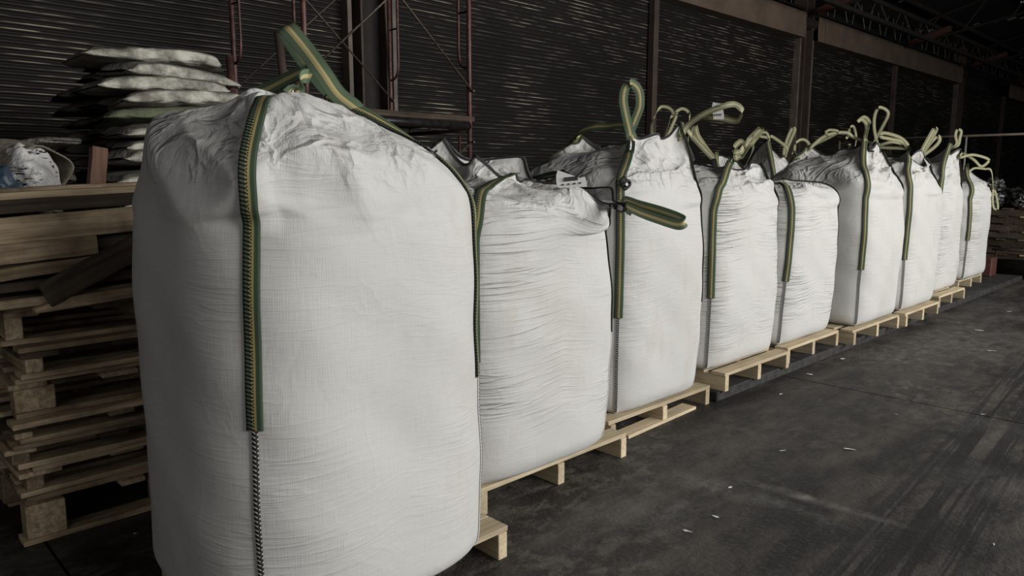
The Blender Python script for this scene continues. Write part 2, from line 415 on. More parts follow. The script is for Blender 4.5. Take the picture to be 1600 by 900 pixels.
# columns, mullions, headers and roller shutters along the back wall
cols = [-5.99, 4.98, 16.05, 27.2, 38.3]; mull = [-.5, 10.52, 21.5, 32.7]
def column(y):
    r = empty('steel_column', (WX, y, 0)); r['kind'] = 'structure'
    for dy in (-.17, .17):
        MB().box((.10, dy, 3.2), (.30, .03, 6.4)).build('flange', M['steel_brown'], r, bevel=.004)
    MB().box((.08, 0, 3.2), (.03, .32, 6.4)).build('web', M['steel_dark'], r)
    MB().box((.13, -.30, 2.2), (.16, .055, 4.4)).build('guide_channel', M['frame_edge'], r, bevel=.004)
    MB().box((.13, .30, 2.2), (.16, .055, 4.4)).build('guide_channel', M['frame_edge'], r, bevel=.004)
    MB().tube([(.16, -.32, 4.72), (.16, .34, 4.72)], .13, 12).build('shaft_bracket', M['steel_dark'], r)
    return r
for k, y in enumerate(cols): column(y)
for k, y in enumerate(mull):
    o = MB().box((WX+.14, y, 2.2), (.12, .13, 4.42)).build('mullion', M['steel_brown'], None, bevel=.006); o['kind'] = 'structure'
spans = sorted([(cols[i], mull[i]) for i in range(4)]+[(mull[i], cols[i+1]) for i in range(4)])
P_ = .052
for k, (a, b_) in enumerate(spans):
    ya, yb = a+(.33 if a in cols else .07), b_-(.33 if b_ in cols else .07)
    r = empty('door_%d' % (k+1), (WX, (ya+yb)/2, 0)); r['kind'] = 'structure'
    # interlocking curved laths, too narrow on screen to be picked apart: one mesh
    prof = []
    nz = int(4.45/P_)
    for i in range(nz):
        for q, dx in ((0, 0.0), (.15, .006), (.35, .015), (.55, .017), (.78, .009), (.92, .0)): prof.append((dx, (i+q)*P_))
    V = []; F = []; h = (yb-ya)/2; rr = random.Random(k); ny = 9
    for j in range(ny):
        yy = -h+2*h*j/(ny-1)
        for i, (dx, z) in enumerate(prof): V.append((.06+dx+.006*math.sin(i*.013+j*1.3+k), yy, z+.004*math.sin(j*1.1+i*.02)))
    n_ = len(prof)
    for j in range(ny-1):
        for i in range(n_-1): F.append((j*n_+i, (j+1)*n_+i, (j+1)*n_+i+1, j*n_+i+1))
    me = bpy.data.meshes.new('slats'); me.from_pydata(V, [], F); me.update()
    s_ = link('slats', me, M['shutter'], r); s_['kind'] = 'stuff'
    if k % 2: MB().box((.10, 0, .06), (.06, 2*h, .12)).build('bottom_rail', M['steel_dark'], r)
    else: MB().box((.10, 0, .05), (.06, 2*h, .10)).build('bottom_rail', M['steel_dark'], r)
# header boxes: sheets of folded steel, each its own panel
for k in range(4):
    a, b_ = cols[k]+.30, cols[k+1]-.30
    hd = empty('trim_%d' % (k+2), (WX+.30, (a+b_)/2, 4.37)); hd['kind'] = 'structure'
    cuts = [a, a+.55*(k % 2+.6), (a+b_)/2+.1, b_-.9*(1-(k % 2))-.02*(k % 2), b_]
    if k == 3: cuts = [mull[3], b_]
    for i in range(len(cuts)-1):
        c0, c1 = cuts[i], cuts[i+1]; mid = (c0+c1)/2-(a+b_)/2
        if c1-c0 < .06: continue
        V = []; F = []; n_ = 6; rr = random.Random(k*7+i)
        for j in range(n_+1):
            yy = mid+(c1-c0-.012)*(j/n_-.5); wv = rr.uniform(-.012, .012)
            for dx, dz in ((-.30, .50), (0, .50), (.0+wv, .25), (0.0, 0), (-.30, 0)): V.append((dx, yy, dz))
        for j in range(n_):
            for q in range(4): F.append((j*5+q, (j+1)*5+q, (j+1)*5+q+1, j*5+q+1))
        me = bpy.data.meshes.new('header_panel'); me.from_pydata(V, [], F); me.update()
        o = link('header_panel', me, M['header'], hd); sm = o.modifiers.new('thickness', 'SOLIDIFY'); sm.thickness = .004
# lattice girder over the headers
def truss(name, x, z0, z1, ya, yb, step, mat_w, rw, ch=.05):
    r = empty(name, (x, ya, z0)); r['kind'] = 'structure'
    for z in (0, z1-z0): MB().box((0, (yb-ya)/2, z), (ch, yb-ya, ch)).build('chord', M['steel_dark'], r)
    k = 0; y = 0.0
    while y < yb-ya-step:
        w_ = MB(); w_.tube([(0, y, 0), (0, y+step*.22, z1-z0)], rw, 5); w_.build('web_rod', M[mat_w], r)
        w_ = MB(); w_.tube([(0, y+step*.75, 0), (0, y+step*.35, z1-z0)], rw, 5); w_.build('web_rod', M[mat_w], r)
        y += step; k += 1
    return r
truss('roof_truss', WX+.18, 4.98, 5.75, 10, 40, 1.05, 'wire', .009)
truss('roof_truss', -6.5, 4.85, 5.22, 8, 40, 1.5, 'steel_brown', .016, .09)
for y in (16.05, 21.6, 27.2, 32.7, 38.3):
    r = empty('rafter', (WX, y, 5.0)); r['kind'] = 'structure'
    MB().tube([(0, 0, .2), (7.6, 0, 2.4), (15, 0, .8)], .035, 6).build('top_chord', M['steel_dark'], r)
    MB().tube([(0, 0, -.2), (7.6, 0, 1.2), (15, 0, .2)], .035, 6).build('bottom_chord', M['steel_dark'], r)
    for i in range(7):
        xa = .6+i*1.05; MB().tube([(xa, 0, -.2+xa*1.4/7.6), (xa+.5, 0, .2+(xa+.5)*2.2/7.6)], .018, 5).build('strut', M['steel_dark'], r)
    MB().box((.9, 0, .05), (1.0, .08, .15), Matrix.Rotation(-.28, 3, 'Y')).build('knee_plate', M['redpaint'], r)
for i in range(5):
    x = WX+1.0+i*1.5
    o = MB().box((x, 20, 5.32+.29*(x-WX)), (.06, 48, .10)).build('purlin', M['steel_dark']); o['kind'] = 'structure'
# roof sheets with small gaps through which daylight shows
V = []; F = []; rr = random.Random(3)
def roofz(x): return 5.45+.29*(x-WX) if x < 0 else 5.45+.29*(-WX)-.22*x
xr = [WX-.4]+[WX+i*.8 for i in range(1, 20)]
yr = [-14+i*.45 for i in range(130)]
for j, y in enumerate(yr):
    for i, x in enumerate(xr): V.append((x, y, roofz(x)+(.02 if j % 2 else 0)))
nx = len(xr)
holes = []
for i in range(9):
    t_ = i/8+rr.uniform(-.03, .03); holes.append((-7.46+1.82*t_, 23.33+2.78*t_, rr.choice((.05, .07, .10))))
for i in range(7):
    t_ = i/6+rr.uniform(-.04, .04); holes.append((-7.45+1.1*t_, 30.9+2.2*t_, rr.choice((.05, .08, .10))))
for i in range(14): holes.append((rr.uniform(-7.4, -2.0), rr.uniform(17, 38), .05))
for j in range(len(yr)-1):
    for i in range(nx-1):
        q = (j*nx+i, j*nx+i+1, (j+1)*nx+i+1, (j+1)*nx+i)
        hit = [h for h in holes if xr[i] <= h[0] < xr[i+1] and yr[j] <= h[1] < yr[j+1]]
        if not hit: F.append(q); continue
        hx, hy, hs = hit[0]; c = [Vector(V[k]) for k in q]; n0 = len(V)      # a rusted-through spot: frame the hole with four quads
        for sx, sy in ((-1, -1), (1, -1), (1, 1), (-1, 1)):
            x = min(max(hx+sx*hs, xr[i]+.01), xr[i+1]-.01); y = min(max(hy+sy*hs*1.6, yr[j]+.01), yr[j+1]-.01); V.append((x, y, roofz(x)+.01))
        for e in range(4): F.append((q[e], q[(e+1) % 4], n0+(e+1) % 4, n0+e))
me = bpy.data.meshes.new('ceiling'); me.from_pydata(V, [], F); me.update()
rf = link('ceiling', me, M['roof']); rf['kind'] = 'structure'
# ---------------------------------------------------------------- bulk bags: cloth is relaxed with position based dynamics
def superell(n, N):
    """unit rounded square sampled evenly by arc length, corner 0 at (+,-), then (+,+), (-,+), (-,-)"""
    a = np.linspace(-math.pi/4, 2*math.pi-math.pi/4, 4001)
    c, s = np.cos(a), np.sin(a)
    r = (np.abs(c)**n+np.abs(s)**n)**(-1/n)
    P = np.stack([r*c, r*s], 1)
    L = np.r_[0, np.cumsum(np.linalg.norm(np.diff(P, axis=0), axis=1))]
    t = np.linspace(0, L[-1], N, endpoint=False)
    return np.stack([np.interp(t, L, P[:, 0]), np.interp(t, L, P[:, 1])], 1), L[-1]

def make_bag_cloth(seed, N, w, n, z0, zs, crown, skirt, pins, lean=(0, 0), steps=180, iters=8, waist=0.0, bottom_r=.10,
                   push=None, wob=.010, tilt=(0, 0), bend=.22, droop={}, sag=.035, tuck=.16, bow=.25, soft=4, over=1.045):
    """w half width, n superellipse power, z0 base, zs shoulder height of the filled part, skirt = length of slack cloth above,
    pins = {corner index: (x,y,z)} targets of the four top corners in bag coordinates"""
    rng = np.random.default_rng(seed)
    unitP, per = superell(n, N); dl = per*w/N
    rows_b = max(24, int((zs-z0)/(dl*1.15))); 
    th = np.linspace(0, 2*math.pi, N, endpoint=False)
    crn = np.clip(np.sin(np.pi*((np.arange(N)/N*4) % 1)), 0, 1)**.6*.85+.15
    def hw(z):
        k = (z-z0)/(zs-z0)
        b = np.clip((z-z0)/bottom_r, 0, 1)
        r = 1-.15*(1-np.sqrt(np.clip(1-(1-b)**2, 0, 1)))*crn
        return w*r*(1+.035*math.sin(math.pi*min(max(k, 0), 1))-waist*k-.030*max(k, 0)**8)
    # body wall
    body = np.zeros((rows_b, N, 3)); zz = z0+(zs-tuck-z0)*np.linspace(0, 1, rows_b)**1.0
    ph = rng.uniform(0, 6.28, 8)
    face = np.sin(np.pi*((np.arange(N)/N*4) % 1))+.35*np.sin(th*2+ph[0])*np.sin(np.pi*((np.arange(N)/N*4) % 1))
    for r, z in enumerate(zz):
        k = (z-z0)/(zs-z0)
        bump_ = wob*(np.sin(2*th+ph[0]+3*k)*.6+np.sin(3*th+ph[1]-5*k)*.5+np.sin(5*th+ph[2]+7*k)*.35+.5*np.sin(9*k+ph[3]))
        bump_ += wob*.35*np.sin(9*th+ph[4]+16*k)*np.sin(13*k+ph[5])
        s = hw(z)+bump_*min(1, k*4)
        body[r, :, 0] = unitP[:, 0]*s+lean[0]*k; body[r, :, 1] = unitP[:, 1]*s+lean[1]*k; body[r, :, 2] = z-sag*k**5*face
    # skirt starts at the last wall row and stands up, then falls; solved on a coarse net first, then on the fine one
    top = body[-1]; cx, cy = lean; Lc = skirt+tuck
    def relax(Q0, N_, steps_, iters_, f0, drop, bendst):
        Ms_ = Q0.shape[0]; P = Q0.astype(np.float32); tp = P[0].copy(); V = np.zeros_like(P)
        ci = [int(round(k*N_/4)) % N_ for k in range(4)]
        ck = lambda k, n_: int(round(k*n_/4)) % n_
        start = {k: P[:, ck(k, N_)].copy() for k in pins}; goal = {}; q_ = np.linspace(0, 1, Ms_)[:, None]
        for k, T in pins.items():          # the stiff strap holds the whole corner of the slack top in a curve
            p0 = tp[ck(k, N_)].astype(float); T = np.array(T, float)
            c = p0+bow*(T-p0); c[2] = max(zs+crown*.35+.02, .5*(p0[2]+T[2])) if not droop.get(k) else p0[2]+.16
            goal[k] = (1-q_)**2*p0+2*q_*(1-q_)*c+q_*q_*T
            lat = np.array([-(T-p0)[1], (T-p0)[0], 0]); lat /= max(np.linalg.norm(lat), 1e-3)
            goal[k] += lat*.018*np.sin(q_*5+k*2+seed)*q_*(1-q_)*4
        rest_h = np.linalg.norm(np.roll(tp, -1, 0)-tp, axis=1).mean(); dl_ = Lc/(Ms_-1); dg = math.hypot(rest_h, dl_)
        w0 = np.ones((Ms_, N_, 1), np.float32); w0[0] = 0
        for k in pins:
            if k == int(k): w0[:, ci[int(k)]] = 0
            else: w0[-1, ck(k, N_)] = 0
        lra = np.zeros((Ms_, 1, 1), np.float32); lra[:, 0, 0] = np.arange(Ms_)*dl_*1.02
        def solve(A, B, wa, wb, rest, st):
            d = B-A; l = np.sqrt((d*d).sum(-1, keepdims=True))+1e-9; s_ = wa+wb+1e-9
            c = d*(st*(l-rest)/(l*s_)); A += wa*c; B -= wb*c
        for it in range(steps_):
            f = f0 if f0 >= 1 else min(1, it/(steps_*.35)); e_ = f*f*(3-2*f)
            V *= .93; V[..., 2] -= drop*min(1, it/(steps_*.3)) if f0 < 1 else drop
            if push is not None:
                kx = push(it/steps_ if f0 < 1 else 1.0, P, ci)
                if kx is not None: V += kx
            Q = P+V; Q[0] = tp
            for _ in range(iters_):
                for k in pins:
                    if k == int(k): Q[:, ci[int(k)]] = start[k]*(1-e_)+goal[k]*e_
                    else: Q[-1, ck(k, N_)] = start[k][-1]*(1-e_)+goal[k][-1]*e_
                for a in (0, 1):
                    A = Q[1:, a::2].copy(); B = np.roll(Q, -1, 1)[1:, a::2].copy(); wB = np.roll(w0, -1, 1)[1:, a::2]
                    solve(A, B, w0[1:, a::2], wB, rest_h, 1.0)
                    Q[1:, a::2] = A
                    if a == 0: Q[1:, 1::2] = B
                    else: Q[1:, 2::2] = B[:, :-1]; Q[1:, 0] = B[:, -1]
                for a in (0, 1):
                    e = (Ms_-a)//2*2+a
                    solve(Q[a:e:2], Q[a+1:e:2], w0[a:e:2], w0[a+1:e:2], dl_, 1.0)
                for sh in (1, -1):
                    R_ = np.roll(Q, -sh, 1).copy(); wr = np.roll(w0, -sh, 1)
                    for a in (0, 1):
                        e = (Ms_-a)//2*2+a
                        solve(Q[a:e:2], R_[a+1:e:2], w0[a:e:2], wr[a+1:e:2], dg, .35)
                    Q[1:] = np.roll(R_, sh, 1)[1:]*.5+Q[1:]*.5
                d = Q-tp[None]; l = np.sqrt((d*d).sum(-1, keepdims=True))+1e-9          # never longer than the cloth
                Q -= d*np.clip((l-lra)/l, 0, 1)
                if _ % 2 == 0:
                    for q, st in (((2, bendst), (5, bendst)) if f0 < 1 else ((2, bendst), (5, bendst*.8))):
                        d = (np.roll(Q, q, 1)+np.roll(Q, -q, 1))*.5-Q; l = np.sqrt((d*d).sum(-1, keepdims=True))
                        tol = .0022*q*q*rest_h/.02*(1 if f0 < 1 else .6)
                        Q[1:] += (d*np.clip((l-tol)/(l+1e-6), 0, 1)*st)[1:]
                        d = (Q[2*q:]+Q[:-2*q])*.5-Q[q:-q]; l = np.sqrt((d*d).sum(-1, keepdims=True))
                        Q[q:-q] += d*np.clip((l-tol)/(l+1e-6), 0, 1)*st
                kz = np.clip((Q[..., 2]-z0)/(zs-z0), 0, 1)
                lx = Q[..., 0]-cx*kz; ly = Q[..., 1]-cy*kz
                se = (np.abs(lx)**n+np.abs(ly)**n)**(1/n); s = se/(w*(1-waist)*over)
                zf = zs+crown*(1-s*s)+tilt[0]*lx+tilt[1]*ly
                e1 = np.clip((s-.78)/.22, 0, 1); zf = zf-.14*(1-np.sqrt(np.clip(1-e1*e1, 0, 1)))
                inside = (s < 1.0) & (Q[..., 2] < zf)
                dz = zf-Q[..., 2]; dr = (1-s)*w
                up = inside & (dz < dr*1.2); si = inside & ~up
                Q[..., 2] = np.where(up, zf, Q[..., 2])
                sc = np.where(si, 1/np.maximum(s, .2), 1)
                Q[..., 0] = np.where(si, cx*kz+lx*sc, Q[..., 0]); Q[..., 1] = np.where(si, cy*kz+ly*sc, Q[..., 1])
                Q[0] = tp
            V = (Q-P); sp = np.sqrt((V*V).sum(-1, keepdims=True)); V *= np.minimum(1, .02/np.maximum(sp, 1e-6)); P = Q
        return P
    N2 = N//2; Ms2 = max(8, int(round(Lc/(2*dl)))+1)
    P = np.zeros((Ms2, N2, 3)); th2 = th[::2]
    for r in range(Ms2):
        q = r/(Ms2-1); P[r] = top[::2]; P[r, :, 2] += Lc*q
        P[r, :, :2] = (P[r, :, :2]-np.array(lean))*(1-.12*q)+np.array(lean)
        P[r, :, 0] += .035*q*np.sin(5*th2+ph[6]+2*q)+.02*q*np.sin(11*th2+ph[5]); P[r, :, 1] += .035*q*np.sin(4*th2+ph[7]-2*q)+.02*q*np.sin(9*th2+ph[4])
    P[1:] += rng.normal(size=P[1:].shape)*.003
    P = relax(P, N2, steps, iters*2, 0.0, .0009, bend)
    P = upsample(P); P[0] = top
    P = relax(P, N, int(steps*.22), iters, 1.0, .0009, min(bend, .28)); Ms = P.shape[0]; dl = Lc/(Ms-1); cidx = [int(round(k*N/4)) % N for k in range(4)]
    P = P.astype(float); keep = {k: P[:, cidx[k]].copy() for k in range(4)}
    for _ in range(soft):
        Q = P.copy(); Q[1:-1] = P[1:-1]*.4+(P[2:]+P[:-2]+np.roll(P, 1, 1)[1:-1]+np.roll(P, -1, 1)[1:-1])*.15
        Q[-1] = P[-1]*.6+(np.roll(P, 1, 1)[-1]+np.roll(P, -1, 1)[-1])*.2; P = Q
    for k in range(4): P[:, cidx[k]] = P[:, cidx[k]]*.4+keep[k]*.6
    full = np.concatenate([body, P[1:]], 0).astype(float)
    # bottom rows tucked under
    c0 = np.zeros((3, N, 3))
    for k, (sc, dz) in enumerate(((0.0, .0), (.55, .0), (.93, 0.0))):
        c0[k] = body[0]; c0[k, :, :2] *= sc; c0[k, :, 2] = z0
    full = np.concatenate([c0, full], 0)
    hb = zs-tuck-z0; v = np.r_[0, 0, 0, np.linspace(0, hb, rows_b), hb+dl*np.arange(1, Ms)]
    scale = .93/(hb+tuck-.03)       # the shoulder always lies at v = .93 for the crease material
    return full, v*scale, cidx, rows_b+3

def upsample(P):
    """Catmull-Clark like doubling of a closed grid"""
    Mr, N = P.shape[:2]
    A = np.zeros((Mr, 2*N, 3)); nx = np.roll(P, -1, 1); A[:, 0::2] = P; A[:, 1::2] = (P+nx)*.5625-(np.roll(P, 1, 1)+np.roll(P, -2, 1))*.0625
    B = np.zeros((2*Mr-1, 2*N, 3)); B[0::2] = A; mid = (A[1:]+A[:-1])*.5
    mid[1:-1] = (A[1:-2]+A[2:-1])*.5625-(A[:-3]+A[3:])*.0625; B[1::2] = mid
    return B

def fold_field(P, v, seed, amp, lo=.86, cidx=()):
    """large sharp-edged folds of the slack cloth, pushed along its normals"""
    rng = np.random.default_rng(seed+500); Mr, N = P.shape[:2]
    gu = np.roll(P, -1, 1)-np.roll(P, 1, 1); gv = np.gradient(P, axis=0); Nn = unit(np.cross(gu, gv))
    for _ in range(3):
        Nn = unit(Nn+np.roll(Nn, 1, 1)+np.roll(Nn, -1, 1)); Nn[1:-1] = unit(Nn[:-2]+Nn[1:-1]+Nn[2:])
    U = (np.arange(N)/N)[None, :]*2*math.pi; V_ = (v[:, None]-lo)
    f = np.zeros((Mr, N)); tot = 0
    for i in range(7):
        m = int(rng.integers(2, 9)); kv = rng.uniform(-30, 30); ph = rng.uniform(0, 6.28); wa = rng.uniform(.5, 1.3); wm = int(rng.integers(2, 5)); wk = rng.uniform(4, 12)
        arg = m*U+kv*V_+ph+wa*np.sin(wm*U+wk*V_+ph*2)
        a = 1/(m+3)
        loc = .5+.5*np.sin(int(rng.integers(1, 4))*U+rng.uniform(0, 6.28)+rng.uniform(-8, 8)*V_)
        f += a*loc*(1-2*np.sqrt(np.sin(arg*.5)**2+.004)**.9) ; tot += a*.5
    f = f/tot
    mask = np.clip((V_)/.09, 0, 1); mask = mask*mask*(3-2*mask)*np.clip((v[-1]-v[:, None])/.05, .35, 1)
    d = np.ones(N)*9
    for c in cidx: q = np.abs((np.arange(N)-c+N/2) % N-N/2)*(4/N); d = np.minimum(d, q)
    mask = mask*np.clip(d/.09, .12, 1)[None, :]
    return P+Nn*(f*amp*mask)[..., None]

def sample_col(P, rows, u):
    """position on the cloth at column u (float) for float rows"""
    N = P.shape[1]; r0 = np.clip(np.floor(rows).astype(int), 0, P.shape[0]-2); fr = (rows-r0)[:, None]
    i = int(math.floor(u)); fu = u-i; a = i % N; b = (i+1) % N
    return ((P[r0, a]*(1-fu)+P[r0, b]*fu)*(1-fr)+(P[r0+1, a]*(1-fu)+P[r0+1, b]*fu)*fr)

def cloth_ribbon(name, P, col, ra, rb, width, off, thick, mat, parent, dl, smooth_it=2, nu=6):
    """a strip sewn to the cloth, following it between rows ra..rb"""
    rows = np.arange(ra, rb+.001, 1.0); half = width/2/dl
    us = np.linspace(-half, half, nu+1)
    G = np.stack([sample_col(P, rows, col+u) for u in us], 1)        # (rows, nu+1, 3)
    C = G.mean(1)
    for _ in range(smooth_it):
        G[1:-1] = (G[:-2]+2*G[1:-1]+G[2:])/4
        G[:, 1:-1] = (G[:, :-2]+2*G[:, 1:-1]+G[:, 2:])/4
    T = unit(np.gradient(G, axis=0)); Wd = unit(np.gradient(G, axis=1)); Nn = unit(np.cross(Wd, T))
    Cc = G[:, nu//2:nu//2+1]; Wm = unit(G[:, -1:]-G[:, :1])
    flat = Cc+Wm*(np.linspace(-.5, .5, nu+1)[None, :, None]*width)
    K = 5
    def sm(A):
        B = A.copy()
        for _ in range(K): B[1:-1] = (B[:-2]+B[1:-1]*2+B[2:])/4
        return B
    Wm = unit(sm(Wm)); Cc = sm(Cc); Tm = unit(np.gradient(Cc, axis=0)); Wm = unit(Wm-Tm*(Wm*Tm).sum(-1, keepdims=True)); Nm = np.cross(Wm, Tm)
    flat = Cc+Wm*(np.linspace(-.5, .5, nu+1)[None, :, None]*width)
    # lift the strip clear of the cloth it lies on, never sink into it
    lift = np.clip(((G-flat)*Nm).sum(-1).max(1), 0, .02)[:, None, None]
    lift = sm(lift); G = flat+Nm*lift; Nn = unit(np.broadcast_to(Nm, G.shape))
    a = G+Nn*off; b = G+Nn*(off-thick)
    ring = np.concatenate([a, b[:, ::-1]], 1)
    uu = np.linspace(0, 1, nu+1); uu = np.r_[uu, uu[::-1], 0]
    L = np.r_[0, np.cumsum(np.linalg.norm(np.diff(Cc[:, 0], axis=0), axis=1))]
    uv = np.stack(np.broadcast_arrays(uu[None, :], L[:, None]), -1)
    me = grid_mesh(name, ring, uv, close_u=True, flip=False)
    o = link(name, me, mat, parent, True)
    return o, Cc[-1, 0]+Nn[-1].mean(0)*off, Wm[-1, 0], L[-1], T[-1].mean(0)
# ---------------------------------------------------------------- pallets under the bags
def pallet(x1, y0, y1, z, label, seed, depth=1.06, fresh=True, board_y=0.0, n_str=3):
    """x1 = aisle edge; stringers run across the row, boards along it"""
    r = random.Random(seed); L_ = y1-y0
    root = empty('pallet', (x1-depth/2, (y0+y1)/2, z), 0, label, 'pallet', 'pine pallets under the row of bags')
    H, T = .103, .022
    for i in range(n_str):
        yy = -L_/2+.0225+(L_-.045)*i/(n_str-1)
        MB().box((r.uniform(-.004, .012), yy, H/2), (depth, .045, H)).build('stringer', M['pine0'], root, bevel=.002)
    nb = 7; bw = .105
    for i in range(nb):
        xx = -depth/2+bw/2+(depth-bw)*i/(nb-1)
        MB().box((xx, r.uniform(-.006, .006), H+T/2), (bw, L_+r.uniform(-.01, .012), T), Matrix.Rotation(r.uniform(-.006, .006), 3, 'Z')).build('deck_board', M['pine1'], root, bevel=.002)
    return root
PW = [(-1.93, .84, 1.85, 0, 'pine pallet under the nearest bag, one corner jutting into the aisle'),
      (-2.25, 2.00, 3.02, 0, 'pine pallet under the second bag, three stringer ends showing'),
      (-2.42, 3.10, 4.14, 0, 'pine pallet under the third bag with a loose board at its foot'),
      (-2.37, 4.24, 5.14, .068, 'pine pallet under the fourth bag, first on the raised concrete edge'),
      (-2.42, 5.22, 6.14, .068, 'pine pallet under the fifth bag'),
      (-2.33, 6.22, 7.27, .068, 'pine pallet under the sixth bag, its broad side stringer showing'),
      (-2.30, 7.36, 8.33, .068, 'pine pallet under the seventh bag'),
      (-2.40, 8.70, 9.62, .068, 'pine pallet under the eighth bag'),
      (-2.62, 10.2, 11.25, .068, 'pine pallet under the ninth bag at the far end')]
for i, (x1, y0, y1, z, lab) in enumerate(PW):
    pallet(x1, y0, y1, z, lab, i, depth=.78 if i == 0 else 1.06)
for i, y in enumerate((5.65, 6.75, 7.85, 8.95, 10.1)):
    pallet(-3.53, y-.5, y+.5, .068, ['pine pallet hidden under the back bag behind the third bag', 'pine pallet hidden under the back bag behind the fourth bag',
           'pine pallet hidden under the pointed back bag', 'pine pallet hidden under the back bag beside the column', 'pine pallet hidden under the farthest back bag'][i], 50+i)
# loose bottom board lying at the foot of the third pallet
o = MB().box((-2.45, 3.60, .011), (.10, .74, .020), Matrix.Rotation(.04, 3, 'Z')).build('loose_board', M['pine1'], None, bevel=.002)
setp(o, 'short loose board poking out from under the third bag\'s pallet', 'board')

# ---------------------------------------------------------------- stack of broken old pallets, front left
SX = -3.28
rs = random.Random(21)
def old_pallet(z, h, dy, dx, rz, label, blocks=True, n_deck=5, clip=()):
    root = empty('old_pallet', (SX-.55+dx, 1.10+dy, z), rz, label, 'pallet', 'old pallets piled at the left')
    D, L_ = 1.05, 1.12; T = .021; zt = h-T
    for i in range(n_deck):
        xx = D/2-.05-(D-.1)*i/(n_deck-1); l = L_-rs.uniform(0, .05); sh = rs.uniform(-.02, .02)
        w_ = rs.uniform(.09, .12)
        MB().box((xx, sh, zt+T/2), (w_, l, T), Matrix.Rotation(rs.uniform(-.012, .012), 3, 'Z')).build('deck_board', M['old1'], root, bevel=.002)
    zz = zt-T
    for i in range(4):
        yy = -L_/2+.06+(L_-.12)*i/3+rs.uniform(-.02, .02); w_ = rs.uniform(.09, .15)
        MB().box((rs.uniform(-.03, .05), yy, zz+T/2), (D-.02, w_, T)).build('cross_board', M['old0'] if rs.random() < .7 else M['olddark'], root, bevel=.003)
    hb = zz-T
    if blocks and hb > .02:
        for i in range(3):
            for j in range(3):
                MB().box((D/2-.06-(D-.14)*j/2, -L_/2+.075+(L_-.15)*i/2, T+hb/2), (.10, .14, hb)).build('block', M['old0'], root, bevel=.004)
    elif hb > .02:
        for i in range(3):
            MB().box((0, -L_/2+.05+(L_-.1)*i/2, T+hb/2), (D-.03, .06, hb)).build('stringer', M['old0'], root, bevel=.003)
    for i in range(3):
        xx = D/2-.055-(D-.11)*i/2
        MB().box((xx, rs.uniform(-.02, .02), T/2), (.10, L_-rs.uniform(0, .06), T)).build('bottom_board', M['old1'] if i else M['old1'], root, bevel=.002)
    return root
old = [(0, .20, 0, 0, .0, 'lowest old pallet of the left pile, on thick square blocks', True),
       (.201, .12, -.01, -.01, .02, 'second old pallet from the floor in the left pile', False),
       (.322, .105, -.035, .02, -.015, 'third old pallet from the floor in the left pile', False),
       (.428, .085, -.04, .03, .02, 'fourth old pallet from the floor, one long pale edge', False),
       (.514, .16, .015, -.01, -.02, 'fifth old pallet from the floor, pale end block showing', True),
       (.675, .125, .02, .0, .025, 'sixth old pallet from the floor in the left pile', False),
       (.801, .15, .0, -.05, -.02, 'topmost whole pallet of the left pile, thick dark stringer end', False)]
for z, h, dy, dx, rz, lab, bl in old: old_pallet(z, h, dy, dx, rz, lab, bl)

def plank(a, b, h, t_, mat, label, name='loose_plank', point=False, cat='plank', roll=0.0):
    """plank from a to b, h tall on its visible face, t_ thick"""
    a, b = Vector(a), Vector(b); d = b-a; L_ = d.length; d.normalize()
    s = Vector((1, 0, 0)); s = (s-d*s.dot(d)).normalized(); u = s.cross(d)*1.0
    if u.z < 0: u = -u
    R = Matrix((d.cross(u), d, u)).transposed()
    if roll: R = R @ Matrix.Rotation(roll, 3, 'Y')
    bm = bmesh.new(); nseg = 7; rr = random.Random(hash(label) & 0xffff if False else len(label)*7+int(L_*100))
    prev = None
    for i in range(nseg+1):
        y = -L_/2+L_*i/nseg; k = 1.0
        if point and i == 0: k = .35
        hh = h*k*(1+rr.uniform(-.03, .03)); tt = t_*(1+rr.uniform(-.03, .03)); off = rr.uniform(-.002, .002)-(h*(1-k)*.3)
        q = [bm.verts.new((sx*tt/2, y, off+sz*hh/2)) for sx, sz in ((-1, -1), (1, -1), (1, 1), (-1, 1))]
        if prev:
            for e in range(4): bm.faces.new((prev[e], q[e], q[(e+1) % 4], prev[(e+1) % 4]))
        else: bm.faces.new(q)
        prev = q
    bm.faces.new(prev[::-1]); bmesh.ops.recalc_face_normals(bm, faces=bm.faces)
    me = bpy.data.meshes.new(name); bm.to_mesh(me); bm.free()
    o = link(name, me, mat); o.matrix_world = Matrix.Translation((a+b)/2) @ R.to_4x4()
    m = o.modifiers.new('bevel', 'BEVEL'); m.width = .003; m.segments = 1
    return setp(o, label, cat)
# loose lumber heaped on the pallets (world metres)
plank((-3.27, .36, .977), (-3.30, 1.15, .995), .035, .10, M['old1'], 'thin grey board lying lowest of the loose lumber')
plank((-3.24, .62, .965), (-3.22, 1.30, 1.02), .045, .12, M['old1'], 'bark-edged waney board under the dark slanting plank', point=True)
plank((-3.30, .30, 1.035), (-3.34, 1.2, 1.06), .035, .13, M['olddark'], 'dark flat board beneath the heap of loose lumber')
plank((-3.26, .40, 1.085), (-3.30, .86, 1.118), .045, .09, M['old1'], 'short square batten under the pale tapered plank')
plank((-3.36, .45, 1.10), (-3.40, 1.3, 1.12), .06, .16, M['olddark'], 'dark batten buried behind the loose lumber')
plank((-3.245, .30, 1.150), (-3.28, .87, 1.185), .075, .024, M['old1'], 'pale nail-marked plank with a tapered end, lower of two wide faces')
plank((-3.31, .30, 1.235), (-3.32, 1.25, 1.292), .10, .026, M['old1'], 'wide split plank standing on edge under the top beam')
plank((-3.40, .35, 1.19), (-3.42, 1.3, 1.23), .12, .08, M['olddark'], 'thick dark beam end hidden behind the wide planks')
plank((-3.175, .65, 1.012), (-3.24, 1.10, 1.215), .10, .020, M['olddark'], 'dark slanting broken plank leaning across the pile')
